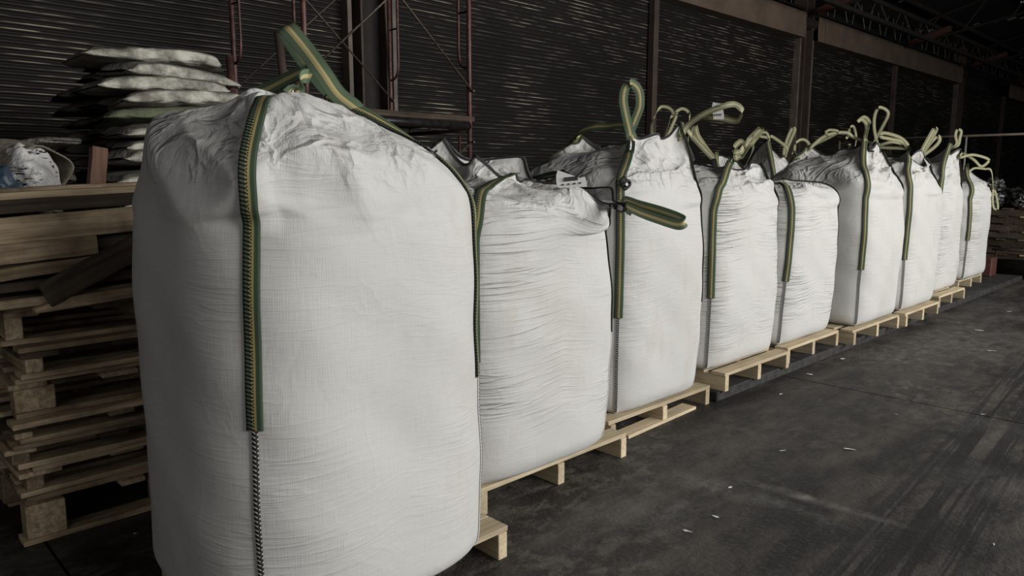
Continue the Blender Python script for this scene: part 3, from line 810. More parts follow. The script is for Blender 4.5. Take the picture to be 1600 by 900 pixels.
plank((-3.30, .20, 1.322), (-3.36, 1.35, 1.378), .052, .085, M['olddark'], 'long dark squared beam near the top of the pallet pile', 'timber_beam', cat='beam')  # dark colour carries the shaded lower face of this beam
plank((-3.31, .20, 1.362), (-3.37, 1.35, 1.418), .026, .12, M['pale'], 'long pale sawn board lying on the dark top beam')  # board added so that its pale colour shows the beam's lit edge
plank((-3.49, .22, 1.375), (-3.53, 1.35, 1.425), .03, .16, M['old1'], 'wide flat board lying behind the top beam')
plank((-3.66, .97, 1.29), (-3.70, 1.02, 1.58), .065, .055, M['stub'], 'short brown timber stub standing upright behind the top beam', 'timber_stub', cat='timber')
# hidden support rows of the heap
for i, (x, z) in enumerate(((-3.62, .99), (-3.85, .99), (-4.1, .99), (-3.62, 1.11), (-3.85, 1.11), (-4.1, 1.11), (-3.62, 1.23), (-3.85, 1.23), (-4.1, 1.23))):
    plank((x, .45, z), (x+.01, 1.45, z+.004), .075, .20, M['olddark'], 'old squared beam packed behind the lumber heap, %s row, %s layer' % (('front', 'middle', 'rear')[i % 3], ('lower', 'middle', 'upper')[i//3]), 'timber_beam', cat='beam')

# ---------------------------------------------------------------- sacks
def sack_mesh(seed, L_=.82, W_=.46, H_=.15, nu=26, nv=20):
    rng = np.random.default_rng(seed); u = np.linspace(-1, 1, nu); ph = np.linspace(0, 2*math.pi, nv, endpoint=False)
    U, Pp = np.meshgrid(u, ph, indexing='ij'); a = rng.uniform(0, 6.3, 10)
    k = (1-np.abs(U)**3.5); k = np.clip(k, 0, 1)**.4
    wy = W_/2*(.86+.14*k)*(1+.04*np.sin(3*U+a[0])); hz = H_/2*(.10+.90*k)*(1+.07*np.sin(3*U+a[1])+.03*np.sin(9*U+a[2]))
    c, s = np.cos(Pp), np.sin(Pp)
    X_ = U*L_/2+.012*np.sin(3*Pp+a[3]); Y_ = wy*np.sign(c)*np.abs(c)**.55; Z_ = hz*np.sign(s)*np.abs(s)**.62
    wr = .007*np.sin(11*U+2*Pp+a[4])*np.sin(5*Pp+a[5])+.003*np.sin(17*U-3*Pp+a[6])+.010*np.sin(3*U+a[7])
    Z_ = Z_+wr*(.4+.6*k)-rng.uniform(.01, .045)*np.abs(U)**2.2+.02*np.sin(2.4*U+a[9])+rng.normal(size=Z_.shape)*.0015; Y_ = Y_+wr*.8
    P = np.stack([X_, Y_, Z_], -1)
    P = upsample(P); P[..., 2] = .050*np.tanh(P[..., 2]/.050)
    me = grid_mesh('sack', P, None, True)
    me.shade_smooth(); return me
sacks = [sack_mesh(s) for s in range(7)]
smats = {}
def sack(i, mat, loc, rz, label, group, sc=1.0, tilt=0.0, ry=0.0):
    key = (i, mat)
    if key not in smats:
        me = sacks[i].copy(); me.materials.clear(); me.materials.append(M[mat]); smats[key] = me
    o = bpy.data.objects.new('sack', smats[key]); COL.objects.link(o); o.location = loc; o.rotation_euler = (tilt, ry, rz); o.scale = (sc, sc, sc)
    return setp(o, label, 'sack', group)
ordn = ['top', 'second', 'third', 'fourth', 'fifth', 'sixth', 'seventh', 'eighth', 'ninth', 'tenth', 'eleventh', 'twelfth', 'thirteenth', 'fourteenth',
        'fifteenth', 'sixteenth', 'seventeenth', 'eighteenth', 'nineteenth', 'twentieth', 'twenty-first', 'twenty-second', 'twenty-third', 'twenty-fourth', 'twenty-fifth', 'twenty-sixth']
def th_(i): return 'topmost' if i == 0 else ordn[i]+' from the top'
rk = random.Random(8); nl = 24; pitch = .094
for l in range(nl):
    z = .06+l*pitch; ft = nl-1-l
    j = lambda a: rk.uniform(-a, a)
    fm = 'sack_green' if ft in (4, 11) else 'sack'
    dx = .0 if ft > 2 else -.06*(3-ft)
    colr = 'dull green' if fm == 'sack_green' else 'grimy white'
    sack(rk.randrange(7), fm, (-5.20+dx+j(.06), 1.86+j(.10), z+j(.006)), math.pi/2+j(.22), '%s sack facing the aisle in the tall stack, %s' % (colr, th_(ft)), 'sacks in the tall stack by the shutters', tilt=j(.12), ry=j(.05), sc=.99+j(.07))
    sack(rk.randrange(7), 'sack_dark', (-5.62+j(.03), 1.92+j(.05), z+j(.004)), math.pi/2+j(.09), 'sooty sack in the middle column of the tall stack, %s' % th_(ft), 'sacks in the tall stack by the shutters', tilt=j(.04), ry=j(.03))
    if ft > 1:
        sack(rk.randrange(7), 'sack_dark', (-6.02+j(.04), 1.84+j(.06), z+j(.004)), math.pi/2+j(.1), 'sooty sack in the rear column of the tall stack, %s' % th_(ft), 'sacks in the tall stack by the shutters', tilt=j(.04), ry=j(.03))
# low heap of dark sacks left of the stack
for l in range(17):
    sack(rk.randrange(7), 'sack_dark', (-5.45+rk.uniform(-.06, .06), 1.02+rk.uniform(-.06, .06), .06+l*.092), rk.uniform(-.25, .25), 'dark sack in the low heap left of the tall stack, %s' % th_(16-l), 'dark sacks in the low heap', sc=.9, tilt=rk.uniform(-.05, .05))
sack(2, 'sack', (-5.45, 1.18, 1.66), .4, 'small pale sack end resting on top of the low dark heap', 'dark sacks in the low heap', sc=.55, ry=-.1)

def crumple(name, loc, size, mat, label, cat, seed, amp=.18, freq=3.0, rz=0):
    from mathutils import noise
    bm = bmesh.new(); bmesh.ops.create_icosphere(bm, subdivisions=5, radius=1.0)
    for v in bm.verts:
        p = v.co.copy(); q = Vector((seed*3.1, seed*1.7, 0))
        n = noise.noise(p*freq+q)*amp+abs(noise.noise(p*freq*2.3+q))*amp*.9-abs(noise.noise(p*freq*.9+q*2))*amp*.7
        v.co = Vector((p.x*size[0], p.y*size[1], p.z*size[2]))*(1+n)
        if v.co.z < -size[2]*.72: v.co.z = -size[2]*.72
    me = bpy.data.meshes.new(name); bm.to_mesh(me); bm.free(); me.shade_smooth()
    o = link(name, me, mat); o.location = (loc[0], loc[1], loc[2]+size[2]*.72); o.rotation_euler = (0, 0, rz)
    return setp(o, label, cat)
crumple('printed_sack', (-3.98, .80, 1.27), (.145, .12, .185), M['print'], 'crumpled white plastic sack with black print on the lumber heap', 'sack', 3, .16, 1.7)
crumple('blue_tarpaulin', (-3.75, .62, 1.27), (.12, .10, .13), M['blue'], 'folded dark blue tarpaulin at the left edge', 'tarpaulin', 6, .2, 2.6)
# burlap sack lying open mouthed
def open_sack(loc, rz):
    nu, nv = 18, 32; P = np.zeros((nu, nv, 3)); ph = np.linspace(0, 2*math.pi, nv, endpoint=False); rng = np.random.default_rng(2)
    for i in range(nu):
        t = i/(nu-1); r = .13*(.25+.75*min(1, t*2.2)**.6)*(1+.03*np.sin(5*ph+t*6))
        P[i, :, 0] = .46*t-.2+.012*np.sin(3*ph+1)*t; P[i, :, 1] = r*np.cos(ph)*1.15; P[i, :, 2] = r*np.sin(ph)*.9+.02*np.sin(9*t+2*ph)*.5+.11
    me = grid_mesh('burlap_sack', P, None, True); me.shade_smooth()
    o = link('burlap_sack', me, M['burlap']); o.location = loc; o.rotation_euler = (0, .12, rz)
    m = o.modifiers.new('cloth', 'SOLIDIFY'); m.thickness = .006
    return setp(o, 'open-mouthed brown burlap sack lying behind the printed white sack', 'sack')
open_sack((-4.22, .74, 1.40), .45)

# ---------------------------------------------------------------- scaffold by the shutters
def scaffold():
    root = empty('scaffold_tower', (-6.4, 4.1, 0), 0, 'red-brown tubular scaffold tower with crossed braces, left of the shutters', 'scaffold')
    xf, xb, y2, y1 = .65, -.70, -.90, .90
    for tag_, y in (('a', y2), ('b', y1)):
        for x in (xf, xb):
            MB().tube([(x, y, 0), (x, y, 5.2)], .024, 10).build('leg', M['red_tube'], root, True)
        for zb in (0.25, 2.35-.05):     # inner curved guard of every frame
            for x, s in ((xf, -1), (xb, 1)):
                z0_ = zb+.02 if zb < 1 else 2.52
                pts = catmull([(x, y, z0_), (x+s*.10, y, z0_+.03), (x+s*.155, y, z0_+.14), (x+s*.16, y, z0_+.5), (x+s*.16, y, z0_+1.6)], 5)
                MB().tube(pts, .014, 8).build('inner_guard', M['red_tube'], root, True)
                for zz in (z0_+.55, z0_+1.15): MB().tube([(x, y, zz), (x+s*.16, y, zz)], .010, 6).build('rung', M['steel_dark'], root)
        for zz in (1.92, 2.08, 4.2):
            MB().tube([(xf, y, zz), (xb, y, zz)], .021, 8).build('ledger', M['steel_brown'], root, True)
        for xx in (-.35, 0, .35): MB().tube([(xx, y, 1.92), (xx, y, 2.08)], .012, 6).build('spacer', M['steel_brown'], root)
    for x in (xf, xb):
        for za, zb in ((2.30, 3.9), (.5, 1.8)):
            MB().tube([(x+.03, y2, za), (x+.03, y1, zb)], .011, 6).build('brace', M['brace'], root, True)
            MB().tube([(x+.045, y2, zb), (x+.045, y1, za)], .011, 6).build('brace', M['brace'], root, True)
            for y in (y2, y1):
                for z in (za, zb): MB().tube([(x-.02, y, z), (x+.07, y, z)], .011, 6).build('brace_pin', M['brace'], root)
    b = MB()
    b.tube([(xf+.05, y2-.3, 1.96), (xf+.05, y1-.06, 1.955)], .045, 10); b.build('platform_edge_pipe', M['black_tube'], root, True)
    MB().box((xf-.03, -.05, 2.03), (.10, 2.0, .05)).build('platform_plank', M['olddark'], root)
    for xx in (.35, .05, -.25): MB().box((xx, 0, 2.00), (.22, 1.9, .035)).build('platform_plank', M['olddark'], root)
    return root
scaffold()
def pipe_thing(name, a, b, r_, mat, label, cat, seg=8):
    a, b = Vector(a), Vector(b); m = MB().tube([(0, 0, 0), tuple(b-a)], r_, seg); o = m.build(name, mat, None, True); o.location = a; return setp(o, label, cat)
pipe_thing('scaffold_pipe', (-5.31, 2.95, .0), (-5.31, 2.74, 2.52), .032, M['steel_brown'], 'short thick brown pipe standing up behind the nearest bag', 'pipe')
pipe_thing('scaffold_pipe', (-5.75, 2.66, .0), (-5.70, 2.53, 2.37), .028, M['red_tube'], 'red pipe end poking up right of the sack stack', 'pipe')
pipe_thing('bamboo_pole', (WX+.45, 5.15, 0), (WX+.32, 5.02, 4.6), .018, M['frame_edge'], 'thin yellowish pole leaning against the steel column', 'pole')

# ---------------------------------------------------------------- far end of the aisle
def far_stack():
    for k in range(8):
        root = empty('far_pallet', (-3.15+.02*(k % 3), 13.75, .07+k*.115), .03*((k % 3)-1), 'dark pallet in the far stack, %s' % th_(7-k).replace('topmost', 'topmost of eight'), 'pallet', 'dark pallets stacked at the far end')
        for i in range(3): MB().box((0, -.5+.5*i, .045), (1.3, .06, .09)).build('stringer', M['olddark'], root)
        for i in range(5): MB().box((-.58+.29*i, 0, .1), (.12, 1.1, .02)).build('deck_board', M['old1'] if i == 4 else M['olddark'], root)
far_stack()
for i, (x, y, z, s) in enumerate(((-3.55, 13.5, .99, .20), (-3.13, 13.5, .99, .19), (-2.72, 13.55, .99, .19), (-3.42, 13.95, .99, .22), (-2.92, 13.98, .99, .23), (-3.12, 13.5, 1.24, .16))):
    crumple('film_bundle', (x, y, z), (s, s*1.1, s*.72), M['blackfilm'], ['leftmost crumpled dark film bundle on the far pallets', 'middle crumpled dark film bundle on the far pallets', 'rightmost crumpled dark film bundle on the far pallets',
            'upper left dark film bundle of the far heap', 'upper right dark film bundle of the far heap', 'small front dark film bundle of the far heap'][i], 'bundle', i+10, .3, 3.0)
crumple('blue_bundle', (-2.62, 13.75, 1.25), (.12, .12, .06), M['blue'], 'small blue plastic bundle on the far heap', 'bundle', 30, .2, 3)
r_ = empty('pipe_rack', (-3.38, 12.9, .068), 0, 'thin steel pipe rack with one bright upright at the far end', 'rack')
for x in (0, -1.9, 1.7): MB().tube([(x, 0, 0 if x <= 0 else -.068), (x, 0, 2.0)], .017, 8).build('post', M['wire'] if x == 0 else M['frame_edge'], r_, True)
MB().tube([(-1.9, 0, 2.0), (1.7, 0, 2.0)], .018, 8).build('top_rail', M['frame_edge'], r_, True)
MB().tube([(-1.9, 0, .5), (1.7, 0, .5)], .014, 8).build('lower_rail', M['steel_dark'], r_, True)
r_ = empty('steel_roller', (-2.25, 12.55, 0), 0, 'dark heavy steel roller on the floor beyond the last bag', 'roller')
MB().tube([(-.55, 0, .15), (.9, 0, .15)], .13, 20).build('drum', M['black_tube'], r_, True)
for x in (-.62, .95): MB().box((x, 0, .15), (.08, .34, .30)).build('end_plate', M['steel_dark'], r_, bevel=.01)
MB().tube([(-.55, -.1, .42), (.5, -.1, .42)], .018, 8).build('handle_bar', M['frame_edge'], r_, True)
for x in (-.5, .45): MB().tube([(x, -.1, .2), (x, -.1, .42)], .014, 6).build('bracket', M['steel_dark'], r_)
o = MB().box((-2.76, 12.1, .2), (.16, .3, .26)).build('red_box', M['redpaint'], None, bevel=.01); setp(o, 'small faded red metal box behind the ninth bag', 'box')
pts = catmull([(-2.15, 12.4, .45), (-2.05, 12.5, .62), (-1.98, 12.6, .9), (-1.96, 12.7, 1.15)], 6)
o = MB().tube(pts, .012, 6).build('hose', M['frame_edge'], None, True); setp(o, 'thin pale hose rising from the dark roller', 'hose')

# ---------------------------------------------------------------- litter on the floor
LITL = ['largest pale sliver of litter, mid aisle in front of the third pallet', 'short pale sliver of litter just left of the largest one', 'pale scrap of litter lying near the fourth pallet end',
        'small pale scrap right of centre, nearer than the floor joint', 'round pale crumb at the lower right corner of the aisle', 'pale crumb beside the dusty scrape mark on the floor',
        'long pale streak of litter far up the aisle on the right', 'pale flake of litter in the aisle opposite the seventh pallet', 'white scrap caught against the raised edge below the sixth pallet',
        'white scrap lying at the raised edge below the fifth pallet', 'pale leaf-shaped scrap at the near end of the aisle', 'tiny pale scrap lying right on the floor joint', 'nearest pale scrap on the aisle floor',
        'farthest pale scrap on the aisle floor', 'pale scrap in the aisle opposite the eighth pallet', 'thin pale splinter on the floor beside the left pallet pile', 'tiny pale crumb on the floor under the left pallet pile corner']
lit = [(-1.46, 3.95, .07, .4), (-1.70, 3.67, .05, .9), (-2.19, 4.66, .035, 1.2), (-1.50, 4.76, .03, .2), (-.64, 3.3, .025, 2), (-1.65, 3.04, .025, 1), (-1.85, 8.02, .09, .1), (-1.54, 7.14, .09, .3),
       (-2.30, 5.96, .06, 1), (-2.28, 5.3, .06, .5), (-1.54, 2.72, .04, .2), (-1.12, 5.14, .03, .7), (-1.55, 2.52, .05, .3), (-1.9, 9.4, .06, .7), (-2.1, 8.3, .04, .2), (-3.0, 1.0, .05, .9), (-3.12, .88, .02, .9)]
for i, (x, y, s, a) in enumerate(lit):
    bm = bmesh.new(); rr = random.Random(i); n = 6
    vs = [bm.verts.new((math.cos(k*1.047)*s*.5*rr.uniform(.7, 1), math.sin(k*1.047)*s*.16*rr.uniform(.6, 1), .003+rr.uniform(0, .006))) for k in range(n)]
    bm.faces.new(vs); me = bpy.data.meshes.new('paper_scrap'); bm.to_mesh(me); bm.free()
    o = link('paper_scrap', me, M['tag']); o.location = (x, y, 0.0005); o.rotation_euler = (0, 0, a)
    m = o.modifiers.new('t', 'SOLIDIFY'); m.thickness = .001
    setp(o, LITL[i], 'scrap', 'scraps scattered over the floor')
BAG_CAT = 'bag'
BAG_GROUP = 'filled bulk bags standing in a row on pallets'
bag_dbg = {}
def bulk_bag(key, cx, cy, base, w, n, zs, crown, skirt, pins, label, seed, N=128, lean=(0, 0), strap_z=.68, strap_w=.050, mat='bag',
             loops=(), strap_corners=(0, 1, 2, 3), hem=True, steps=150, iters=7, waist=0.0, sub=True, group=BAG_GROUP, push=None,
             wob=.010, bottom_r=.10, rz=0.0, tilt=(0, 0), strap_mat='strap_sewn', loop_mat='strap', bend=.22, droop={}, sag=.035, strap_shift={}, tag=None, bow=.25, knot=None, fold=.040, fold_lo=.86, over=1.015):
    root = empty('bulk_bag', (cx, cy, base), rz, label, BAG_CAT, group)
    pl = {k: (p[0]-cx, p[1]-cy, p[2]-base) for k, p in pins.items()}
    P, v, cidx, rb = make_bag_cloth(seed, N, w, n, 0.0, zs-base, crown, skirt, pl, lean, steps, iters, waist, bottom_r, push, wob, tilt, bend, droop, sag, .16, bow, 4, over)
    if sub:
        P = upsample(P); v = np.interp(np.linspace(0, len(v)-1, 2*len(v)-1), np.arange(len(v)), v); cidx = [2*c for c in cidx]; rb = 2*rb
    P = fold_field(P, v, seed, fold, fold_lo, cidx)
    P[..., 2] = np.maximum(P[..., 2], 0)
    Mr, Nc = P.shape[:2]
    u = np.arange(Nc+1)/Nc*4
    uv = np.stack(np.broadcast_arrays(u[None, :], v[:, None]), -1)
    body = link('bag_body', grid_mesh('bag_body', P, uv, True), M[mat], root, True)
    dl = np.linalg.norm(P[5:rb]-np.roll(P[5:rb], -1, 1), axis=-1).mean()
    ends = {}
    r_on = int(np.argmax(P[:, 0, 2] > strap_z-base))
    for k in strap_corners:
        c = cidx[k]
        cloth_ribbon('corner_seam', P, c-.2, 3, r_on+1, .019, .006, .005, M['seam'], root, dl, nu=2)
        o, p, wd, L, T = cloth_ribbon('lifting_strap', P, c+.1+strap_shift.get(k, 0)/dl, r_on, Mr-1.001, strap_w, .008, .005, M[strap_mat], root, dl, nu=6)
        ends[k] = (p, wd, L, T)
    if hem:
        up = P[-1]; T = unit(np.roll(up, -1, 0)-np.roll(up, 1, 0)); dn = unit(P[-3]-P[-1])
        Nn = unit(np.cross(T, -dn))
        C = up+dn*.008
        h = .007
        ring = np.stack([C+dn*h+Nn*.004, C-dn*h+Nn*.004, C-dn*h-Nn*.004, C+dn*h-Nn*.004], 0)
        ring = np.concatenate([ring, ring[:1]], 0)
        link('hem_tape', grid_mesh('hem_tape', ring, None, True), M['hem'], root, True)
    for lp in loops:
        pts = np.array([(p[0]-cx, p[1]-cy, p[2]-base) for p in lp['pts']], float)
        if lp.get('anchor', True) and pl:
            near = lambda q: min((float(np.linalg.norm(np.array(t)-q)), t) for a_, t in pl.items() if a_ == int(a_))
            for end in (0, -1):
                dd, t = near(pts[end])
                if dd < .45:
                    a_ = np.array(t)-[0, 0, .05]; pts = np.vstack([a_[None], pts]) if end == 0 else np.vstack([pts, a_[None]+[[.01, .01, 0]]])
        if 'corner' in lp:
            e = ends[lp['corner']]
            pts = np.vstack([e[0][None, :]-e[3]*.03, pts])
            if lp.get('back', True): pts = np.vstack([pts, e[0][None, :]+np.array([[-.03, .01, -.01]])])
        C = catmull(pts, 7)
        w0 = np.array(lp.get('wd', (.7, .7, .1)), float); w1 = np.array(lp.get('wd2', lp.get('wd', (.7, .7, .1))), float)
        t = np.linspace(0, 1, len(C))[:, None]; Wd = unit(w0*(1-t)+w1*t)
        ribbon('lifting_loop', C, Wd, lp.get('w', strap_w), .004, M[lp.get('mat', loop_mat)], root)
    if tag:
        (c_, wd, tw, th) = tag; c_ = np.array(c_)-[cx, cy, base]; wd = unit(np.array(wd, float)); t = np.linspace(-.5, .5, 6)
        C_ = c_[None]+np.stack([.006*np.sin(t*5), -.004*np.cos(t*4), -t*th], 1)
        tg = ribbon('label_tag', C_, np.repeat(wd[None], 6, 0), tw, .0012, M['tag'], root)
        nrm = np.cross([0, 0, 1], wd); nrm = nrm*(-1 if nrm@(-(c_+[cx, cy, 0])) < 0 else 1)
        mb = MB()
        for i_ in range(4):
            p_ = c_+wd*tw*(-.3+.2*i_)+nrm*.007-np.array([0, 0, th*.22]); mb.tube([tuple(p_-[0, 0, th*.06]), tuple(p_+[0, 0, th*.06])], tw*.05, 4)
        for i_ in range(2):
            p_ = c_+nrm*.007+np.array([0, 0, th*(.1+.18*i_)]); mb.tube([tuple(p_-wd*tw*.28), tuple(p_+wd*tw*.22)], tw*.03, 4)
        mb.build('print_marks', M['ink'], tg)
    if knot:
        k_ = np.array(knot)-[cx, cy, base]; pts = [(k_[0]+.030*math.cos(a)*.7+.012, k_[1]+.034*math.sin(a), k_[2]+.012*math.sin(a*2.3)+.0035*a) for a in np.linspace(-1, 12, 40)]
        MB().tube(pts, .007, 6).build('knotted_cord', M['hem'], root, True)
    bag_dbg[key] = (P, cidx, root)
    return root
bulk_bag('B1', -2.3, 1.262, 0.125, 0.512, 3.0, 1.5, 0.19, 0.66, {0: (-2.356, 1.272, 1.765), 1: (-2.394, 1.406, 1.762), 2: (-2.535, 1.52, 1.754), 3: (-2.625, 1.359, 1.773)},
         'nearest and largest white bulk bag, straps gathered to a peak', 11, N=168, steps=230, strap_w=0.046, bend=0.55, strap_z=0.76, tilt=(-0.03, -0.17), waist=0.04, bottom_r=0.07, over=1.04, fold=0.055, fold_lo=0.8, lean=(0, 0.015), strap_shift={1: -0.022}, loops=[{'pts': [(-2.292, 1.464, 1.684), (-2.306, 1.403, 1.733), (-2.312, 1.352, 1.8), (-2.362, 1.319, 1.879), (-2.412, 1.282, 1.951), (-2.473, 1.307, 1.951), (-2.438, 1.352, 1.862), (-2.401, 1.403, 1.78), (-2.39, 1.458, 1.716)], 'wd': (0.75, 0.7, 0.45), 'w': 0.062}, {'pts': [(-2.345, 1.286, 1.782), (-2.369, 1.338, 1.797), (-2.429, 1.353, 1.822), (-2.52, 1.344, 1.808), (-2.63, 1.311, 1.774), (-2.723, 1.266, 1.738)], 'wd': (0.3, 0.2, 0.9), 'w': 0.05}], mat='bag')
bulk_bag('B2', -2.71, 2.43, 0.125, 0.53, 3.4, 1.37, 0.07, 0.56, {0: (-2.492, 2.447, 1.477), 1: (-2.062, 2.758, 1.343), 1.5: (-2.158, 2.794, 1.423), 2: (-2.387, 2.779, 1.509), 2.5: (-2.699, 2.765, 1.587), 3: (-2.99, 2.412, 1.672), 3.5: (-2.682, 2.348, 1.585)},
         'second white bulk bag, flat collapsed top and one loop hanging out', 5, droop={1: 1}, N=176, steps=190, mat='bag_creased', bend=0.5, loops=[{'pts': [(-2.091, 2.758, 1.342), (-1.991, 2.74, 1.325), (-1.86, 2.725, 1.301), (-1.76, 2.707, 1.278), (-1.734, 2.702, 1.263), (-1.759, 2.688, 1.252), (-1.877, 2.702, 1.274), (-1.976, 2.721, 1.295), (-2.084, 2.76, 1.319)], 'wd': (-0.2, -0.1, 1.0), 'w': 0.045}], tag=((-2.224, 2.539, 1.433), (0.7, 0.6, 0.1), 0.13, 0.055))
bulk_bag('B3', -2.87, 3.62, 0.125, 0.47, 4.0, 1.44, 0.18, 0.6, {0: (-2.551, 3.408, 1.711), 3: (-3.105, 3.611, 1.729), 0.5: (-2.547, 3.674, 1.715), 3.5: (-2.805, 3.466, 1.644), 1: (-2.577, 3.954, 1.816), 2: (-2.706, 4.246, 1.766)},
         'third white bulk bag, one loop standing straight up above its strap', 7, N=160, steps=190, mat='bag', bend=0.5, loops=[{'pts': [(-2.543, 3.386, 1.703), (-2.567, 3.38, 1.791), (-2.586, 3.379, 1.878), (-2.583, 3.396, 1.945), (-2.561, 3.423, 1.963), (-2.532, 3.445, 1.924), (-2.518, 3.441, 1.843), (-2.529, 3.413, 1.762), (-2.538, 3.391, 1.703)], 'wd': (0.55, 0.45, 0.35), 'w': 0.05}, {'pts': [(-3.071, 3.573, 1.726), (-2.953, 3.554, 1.751), (-2.822, 3.544, 1.751), (-2.662, 3.489, 1.745)], 'wd': (0.3, 0.3, 0.9), 'w': 0.05}, {'pts': [(-2.574, 3.93, 1.685), (-2.547, 3.974, 1.762), (-2.459, 4.006, 1.827), (-2.356, 4.048, 1.868), (-2.31, 4.098, 1.879), (-2.277, 4.124, 1.846), (-2.288, 4.133, 1.806), (-2.32, 4.14, 1.785), (-2.43, 4.104, 1.808), (-2.567, 4.11, 1.816), (-2.661, 4.146, 1.76)], 'wd': (0, 0.2, 1), 'w': 0.036, 'mat': 'strap_pale'}, {'pts': [(-2.743, 4.357, 1.786), (-2.722, 4.366, 1.723), (-2.674, 4.397, 1.639), (-2.635, 4.423, 1.576)], 'wd': (0.6, 0.6, 0.2), 'w': 0.036, 'mat': 'strap_pale'}], tag=((-2.385, 4.041, 1.84), (0.55, 0.25, 0), 0.062, 0.095), knot=(-2.455, 3.225, 1.4))
bulk_bag('B4', -2.92, 4.63, 0.2, 0.5, 4.6, 1.4, 0.13, 0.5, {0: (-2.552, 4.589, 1.615), 3: (-2.836, 4.796, 1.573), 1: (-2.603, 5.031, 1.55), 0.5: (-2.569, 4.768, 1.516)},
         'fourth white bulk bag, heavily creased, top pulled to a short spout', 9, N=144, steps=170, mat='bag_creased', bend=0.5, loops=[{'pts': [(-2.558, 4.582, 1.607), (-2.535, 4.609, 1.624), (-2.534, 4.62, 1.67), (-2.548, 4.609, 1.683), (-2.567, 4.58, 1.641)], 'wd': (0, 0, 1), 'w': 0.04}, {'pts': [(-2.602, 4.763, 1.647), (-2.578, 4.801, 1.708), (-2.541, 4.851, 1.769), (-2.533, 4.862, 1.782), (-2.547, 4.838, 1.734), (-2.584, 4.783, 1.655)], 'wd': (0.6, 0.6, 0.5), 'w': 0.045}], loop_mat='strap_pale')
bulk_bag('B5', -2.91, 5.64, 0.2, 0.475, 5, 1.38, 0.03, 0.4, {0: (-2.692, 5.484, 1.387)},
         'fifth white bulk bag, leaning a little, top folded flat and low', 13, N=128, steps=150, mat='bag_creased', lean=(0, 0.1), bend=0.5, loop_mat='strap_pale')
bulk_bag('B6', -2.8, 6.81, 0.2, 0.49, 4.6, 1.44, 0.2, 0.62, {0: (-2.562, 6.795, 1.803), 3: (-3.132, 6.928, 1.777), 1: (-2.558, 7.085, 1.786), 0.5: (-2.515, 6.893, 1.7), 3.5: (-2.777, 6.77, 1.704)},
         'sixth white bulk bag, smooth faced, peaked top with a tall loop', 17, N=128, steps=160, mat='bag', bend=0.5, loops=[{'pts': [(-2.56, 6.793, 1.787), (-2.554, 6.818, 1.875), (-2.552, 6.832, 1.93), (-2.587, 6.804, 1.969), (-2.622, 6.76, 1.93), (-2.597, 6.79, 1.947), (-2.564, 6.813, 1.897), (-2.561, 6.794, 1.798)], 'wd': (0.2, 0.2, 0.9), 'w': 0.031}, {'pts': [(-2.563, 7.074, 1.763), (-2.593, 7.071, 1.888), (-2.601, 7.087, 2.002), (-2.58, 7.123, 2.071), (-2.529, 7.17, 2.042), (-2.52, 7.168, 1.991), (-2.545, 7.12, 1.888), (-2.576, 7.062, 1.763)], 'wd': (0.4, 0.4, 0.6), 'w': 0.0279}, {'pts': [(-3.091, 6.885, 1.716), (-3.018, 6.981, 1.816), (-2.94, 7.071, 1.858), (-2.856, 7.156, 1.858), (-2.801, 7.203, 1.81)], 'wd': (0, 0.3, 1), 'w': 0.031}, {'pts': [(-2.991, 7.012, 1.828), (-3.003, 7.007, 1.864), (-2.972, 7.044, 1.887), (-2.927, 7.084, 1.858)], 'wd': (0, 0.3, 1), 'w': 0.0248}], loop_mat='strap_pale')
bulk_bag('B7', -2.8, 7.87, 0.2, 0.49, 4.6, 1.44, 0.2, 0.6, {0: (-2.548, 7.818, 1.774), 3: (-2.808, 8.196, 1.743), 1: (-2.53, 8.184, 1.71)},
         'seventh white bulk bag, one long dark strap and two loops drooping left', 19, N=128, steps=160, mat='bag', bend=0.5, loops=[{'pts': [(-2.546, 7.817, 1.762), (-2.596, 7.779, 1.823), (-2.669, 7.712, 1.86), (-2.727, 7.655, 1.872), (-2.731, 7.642, 1.836), (-2.673, 7.698, 1.817), (-2.584, 7.784, 1.787)], 'wd': (0, 0.2, 1), 'w': 0.0341}, {'pts': [(-2.626, 7.953, 1.769), (-2.704, 7.879, 1.794), (-2.776, 7.799, 1.769), (-2.809, 7.761, 1.744)], 'wd': (0, 0.2, 1), 'w': 0.031}, {'pts': [(-2.529, 8.183, 1.697), (-2.504, 8.23, 1.798), (-2.468, 8.293, 1.919), (-2.454, 8.307, 1.913), (-2.486, 8.249, 1.798), (-2.515, 8.197, 1.697)], 'wd': (0.6, 0.5, 0.3), 'w': 0.0434}, {'pts': [(-2.519, 8.191, 1.684), (-2.473, 8.262, 1.798), (-2.43, 8.319, 1.856), (-2.416, 8.324, 1.811), (-2.445, 8.28, 1.748), (-2.508, 8.199, 1.672)], 'wd': (0.5, 0.5, 0.3), 'w': 0.0341}], loop_mat='strap_pale')
bulk_bag('B8', -2.93, 9.25, 0.2, 0.46, 4.2, 1.4, 0.24, 0.58, {0: (-2.548, 9.213, 1.859), 3: (-2.664, 9.371, 1.798), 1: (-2.535, 9.57, 1.772), 2: (-2.647, 9.829, 1.826)},
         'eighth white bulk bag, narrow twisted neck standing up at right', 23, N=112, steps=150, mat='bag_creased', bend=0.5, loops=[{'pts': [(-2.559, 9.408, 1.81), (-2.575, 9.413, 1.909), (-2.567, 9.435, 1.973), (-2.536, 9.465, 1.959), (-2.538, 9.447, 1.888), (-2.548, 9.417, 1.796)], 'wd': (0.6, 0.5, 0.2), 'w': 0.031}, {'pts': [(-2.53, 9.481, 1.67), (-2.432, 9.587, 1.699), (-2.313, 9.701, 1.656), (-2.308, 9.697, 1.613), (-2.354, 9.641, 1.571), (-2.416, 9.592, 1.642)], 'wd': (0, 0.2, 1), 'w': 0.031}], loop_mat='strap_pale')
